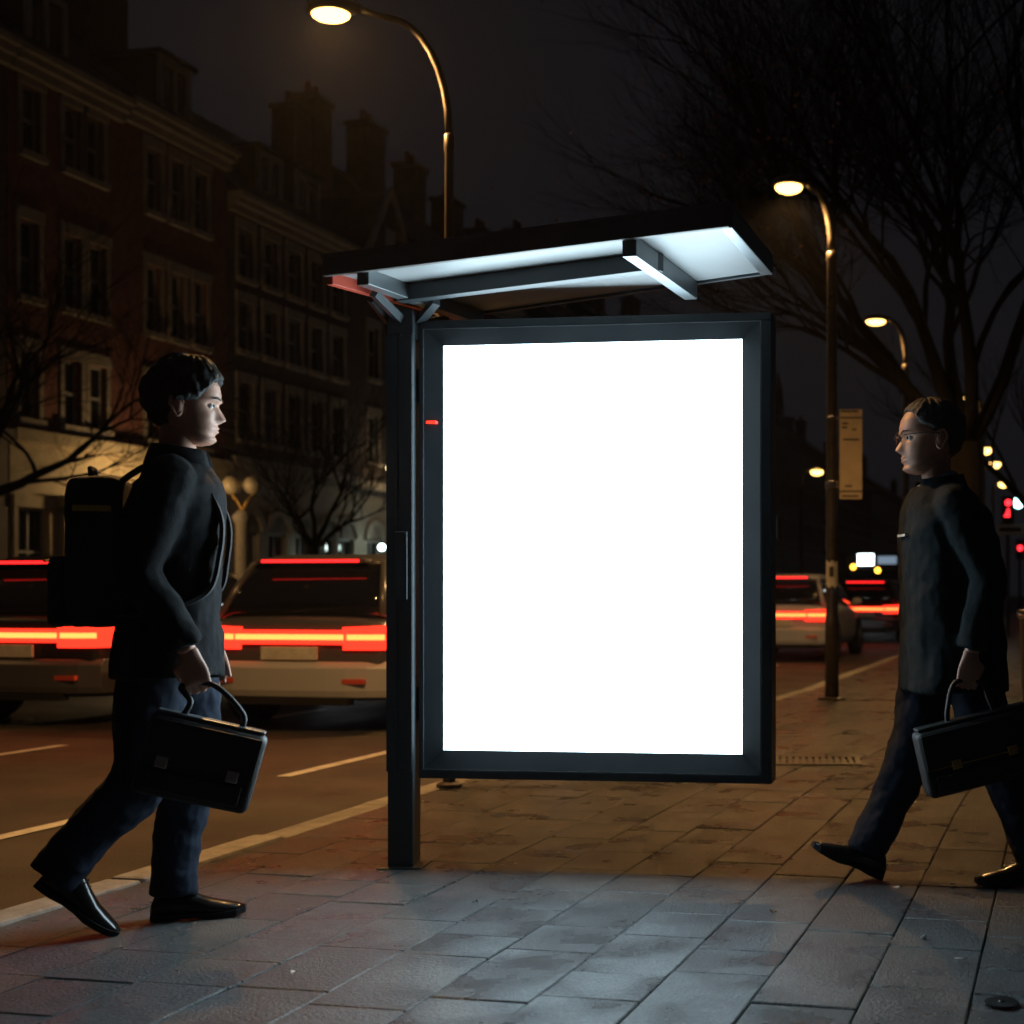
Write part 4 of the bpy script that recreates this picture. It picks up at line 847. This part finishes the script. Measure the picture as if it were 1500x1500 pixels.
def bag(name, label, loc, rz, C0, tilt, wd, ht, dp, hand_at, brass):
    o = thing(name, label, 'bag', loc, rz)
    Mx = Matrix.Translation(C0) @ Matrix.Rotation(tilt, 4, 'Y')
    def tr(mb): mb.v = [tuple(Mx @ Vector(v)) for v in mb.v]; return mb
    m = MB(); m.b2(-wd / 2, wd / 2, -dp / 2, dp / 2, -ht / 2, ht / 2); b0 = tr(m).build('bag_body', 'leather', o, bevel=.022, seg=4)
    for s in (-1, 1):
        m = MB(); m.b2(-wd / 2 + .008, wd / 2 - .008, s * (dp / 2 + .004) - .004, s * (dp / 2 + .004) + .004, -ht * .08, ht / 2 - .01); tr(m).build('flap', 'leather', o, bevel=.004)
        m = MB(); m.b2(-wd / 2 + .03, wd / 2 - .03, s * (dp / 2 + .006) - .006, s * (dp / 2 + .006) + .006, -ht / 2 + .02, -ht * .16); tr(m).build('pocket', 'leather', o, bevel=.006)
        for x in (-.1, .1): m = MB(); m.b2(x - .018, x + .018, s * (dp / 2 + .0125) - .0035, s * (dp / 2 + .0125) + .0035, -ht * .13, ht * .02); tr(m).build('buckle', 'brass' if brass else 'chrome', o, bevel=.003)
        m = MB(); m.b2(-wd / 2 + .02, wd / 2 - .02, s * (dp / 2 + .009) - .002, s * (dp / 2 + .009) + .002, -ht * .075, -ht * .058); tr(m).build('edge_piping', 'brass' if brass else 'leather', o)
    m = MB(); m.b2(-wd / 2 + .01, wd / 2 - .01, -dp / 2 + .02, dp / 2 - .02, ht / 2 + .001, ht / 2 + .012); tr(m).build('top_frame', 'framelight' if not brass else 'leather', o, bevel=.004)
    hp = Vector(hand_at)
    m = MB(); m.tube(bez([Mx @ Vector((-.085, 0, ht / 2)), Mx @ Vector((-.075, 0, ht / 2 + .05)), hp + Vector((-.045, 0, 0)), hp + Vector((.045, 0, 0)), Mx @ Vector((.075, 0, ht / 2 + .05)), Mx @ Vector((.085, 0, ht / 2))], 6), .009, 8); m.build('handle', 'leather', o, smooth=True)
    return o
bag('briefcase', 'shiny black leather briefcase held by the person with the rucksack', *on1(), (.135, -.295, .545), R(15), .33, .24, .10, (.125, -.275, .775), False)
# man walking left in a dark teal coat, wearing glasses
RB = dict(lean=.07, head=(.095, 0, 1.485), hyaw=R(2), hpitch=R(3), hs=1.13, hd=1.06, hw=1.1, hair='hairgrey', hoff=.008, lump=.004,
    hairline=lambda a: lerp_tab([(0, .86), (.45, .84), (.75, .80), (1.05, .66), (1.3, .60), (1.5, .54), (1.7, .46), (2.2, .24), (3.15, .17)], abs((a + math.pi) % (2 * math.pi) - math.pi)),
    armL=[(.05, .185, 1.37), (-.04, .27, 1.10), (.02, .265, .845)], armR=[(.05, -.185, 1.37), (-.02, -.26, 1.10), (.05, -.25, .86)],
    handL=((.12, 0, -1), (0, -1, 0)), handR=((.3, 0, -1), (0, 1, 0)), gripL=True,
    legL=[(-.01, .085, .89), (-.115, .085, .48), (-.265, .085, .105)], legR=[(.02, -.085, .89), (.15, -.085, .48), (.315, -.085, .115)],
    shoeL=(-.245, .085, 0, 0, 0), shoeR=(.345, -.085, .035, R(-24), 0), trousers='trousers', coatmat='coatteal', collar=(.065, 1.435),
    coat=[(.70, .015, .19, .25), (.75, .015, .187, .245), (.92, .02, .178, .23), (1.1, .025, .175, .228), (1.25, .035, .172, .235), (1.35, .045, .15, .215), (1.40, .06, .118, .165), (1.44, .065, .095, .11)])
p2 = V(.625, 4.98)
o2, M2 = person('person in glasses and a dark teal coat walking towards the shelter', p2, YAW + R(180 + 8), RB)
m = MB()
for s in (-1, 1):
    m.tube([M2 @ Vector((.096 + .004 * math.cos(2 * math.pi * k / 16), s * .032 + .022 * math.cos(2 * math.pi * k / 16), .505 * HH + .016 * math.sin(2 * math.pi * k / 16))) for k in range(17)], .0013, 5)
    m.tube([M2 @ Vector((.095, s * .054, .53 * HH)), M2 @ Vector((.05, s * .079, .535 * HH)), M2 @ Vector((-.015, s * .083, .52 * HH))], .0017, 5)
m.tube([M2 @ Vector((.099, -.010, .515 * HH)), M2 @ Vector((.104, 0, .525 * HH)), M2 @ Vector((.099, .010, .515 * HH))], .0015, 5)
m.build('glasses', 'chrome', o2)
m = MB(); m.b2(.205, .216, -.02, .10, 1.256, 1.264); m.build('reflective_piping', 'paper', o2)
m = MB(); m.tube([(.078 + .066 * math.cos(a), .068 * math.sin(a), 1.462 - .03 * math.cos(a)) for a in [R(-165 + 330 * k / 20) for k in range(21)]], .014, 8, (1, .6)); m.build('shirt_collar', 'shirt', o2, smooth=True)
bag('satchel', 'black satchel with brass trim in the hand of the person in glasses', p2, YAW + R(188), (.0, .29, .51), R(13), .42, .23, .11, (.032, .268, .745), True)
# ---------------------------------------------------------------- thin night haze
m = MB(); m.b2(-270, 270, -70, 730, -1.4, 26)
hz = m.build('haze', 'cable'); tag(hz, kind='stuff')
hm = bpy.data.materials.new('haze'); hm.use_nodes = True; n = hm.node_tree; n.nodes.clear()
out = n.nodes.new('ShaderNodeOutputMaterial'); pv = n.nodes.new('ShaderNodeVolumePrincipled')
pv.inputs['Color'].default_value = (.9, .9, .92, 1); pv.inputs['Density'].default_value = 0.0003; pv.inputs['Anisotropy'].default_value = 0.7
n.links.new(pv.outputs['Volume'], out.inputs['Volume']); hz.data.materials.clear(); hz.data.materials.append(hm)
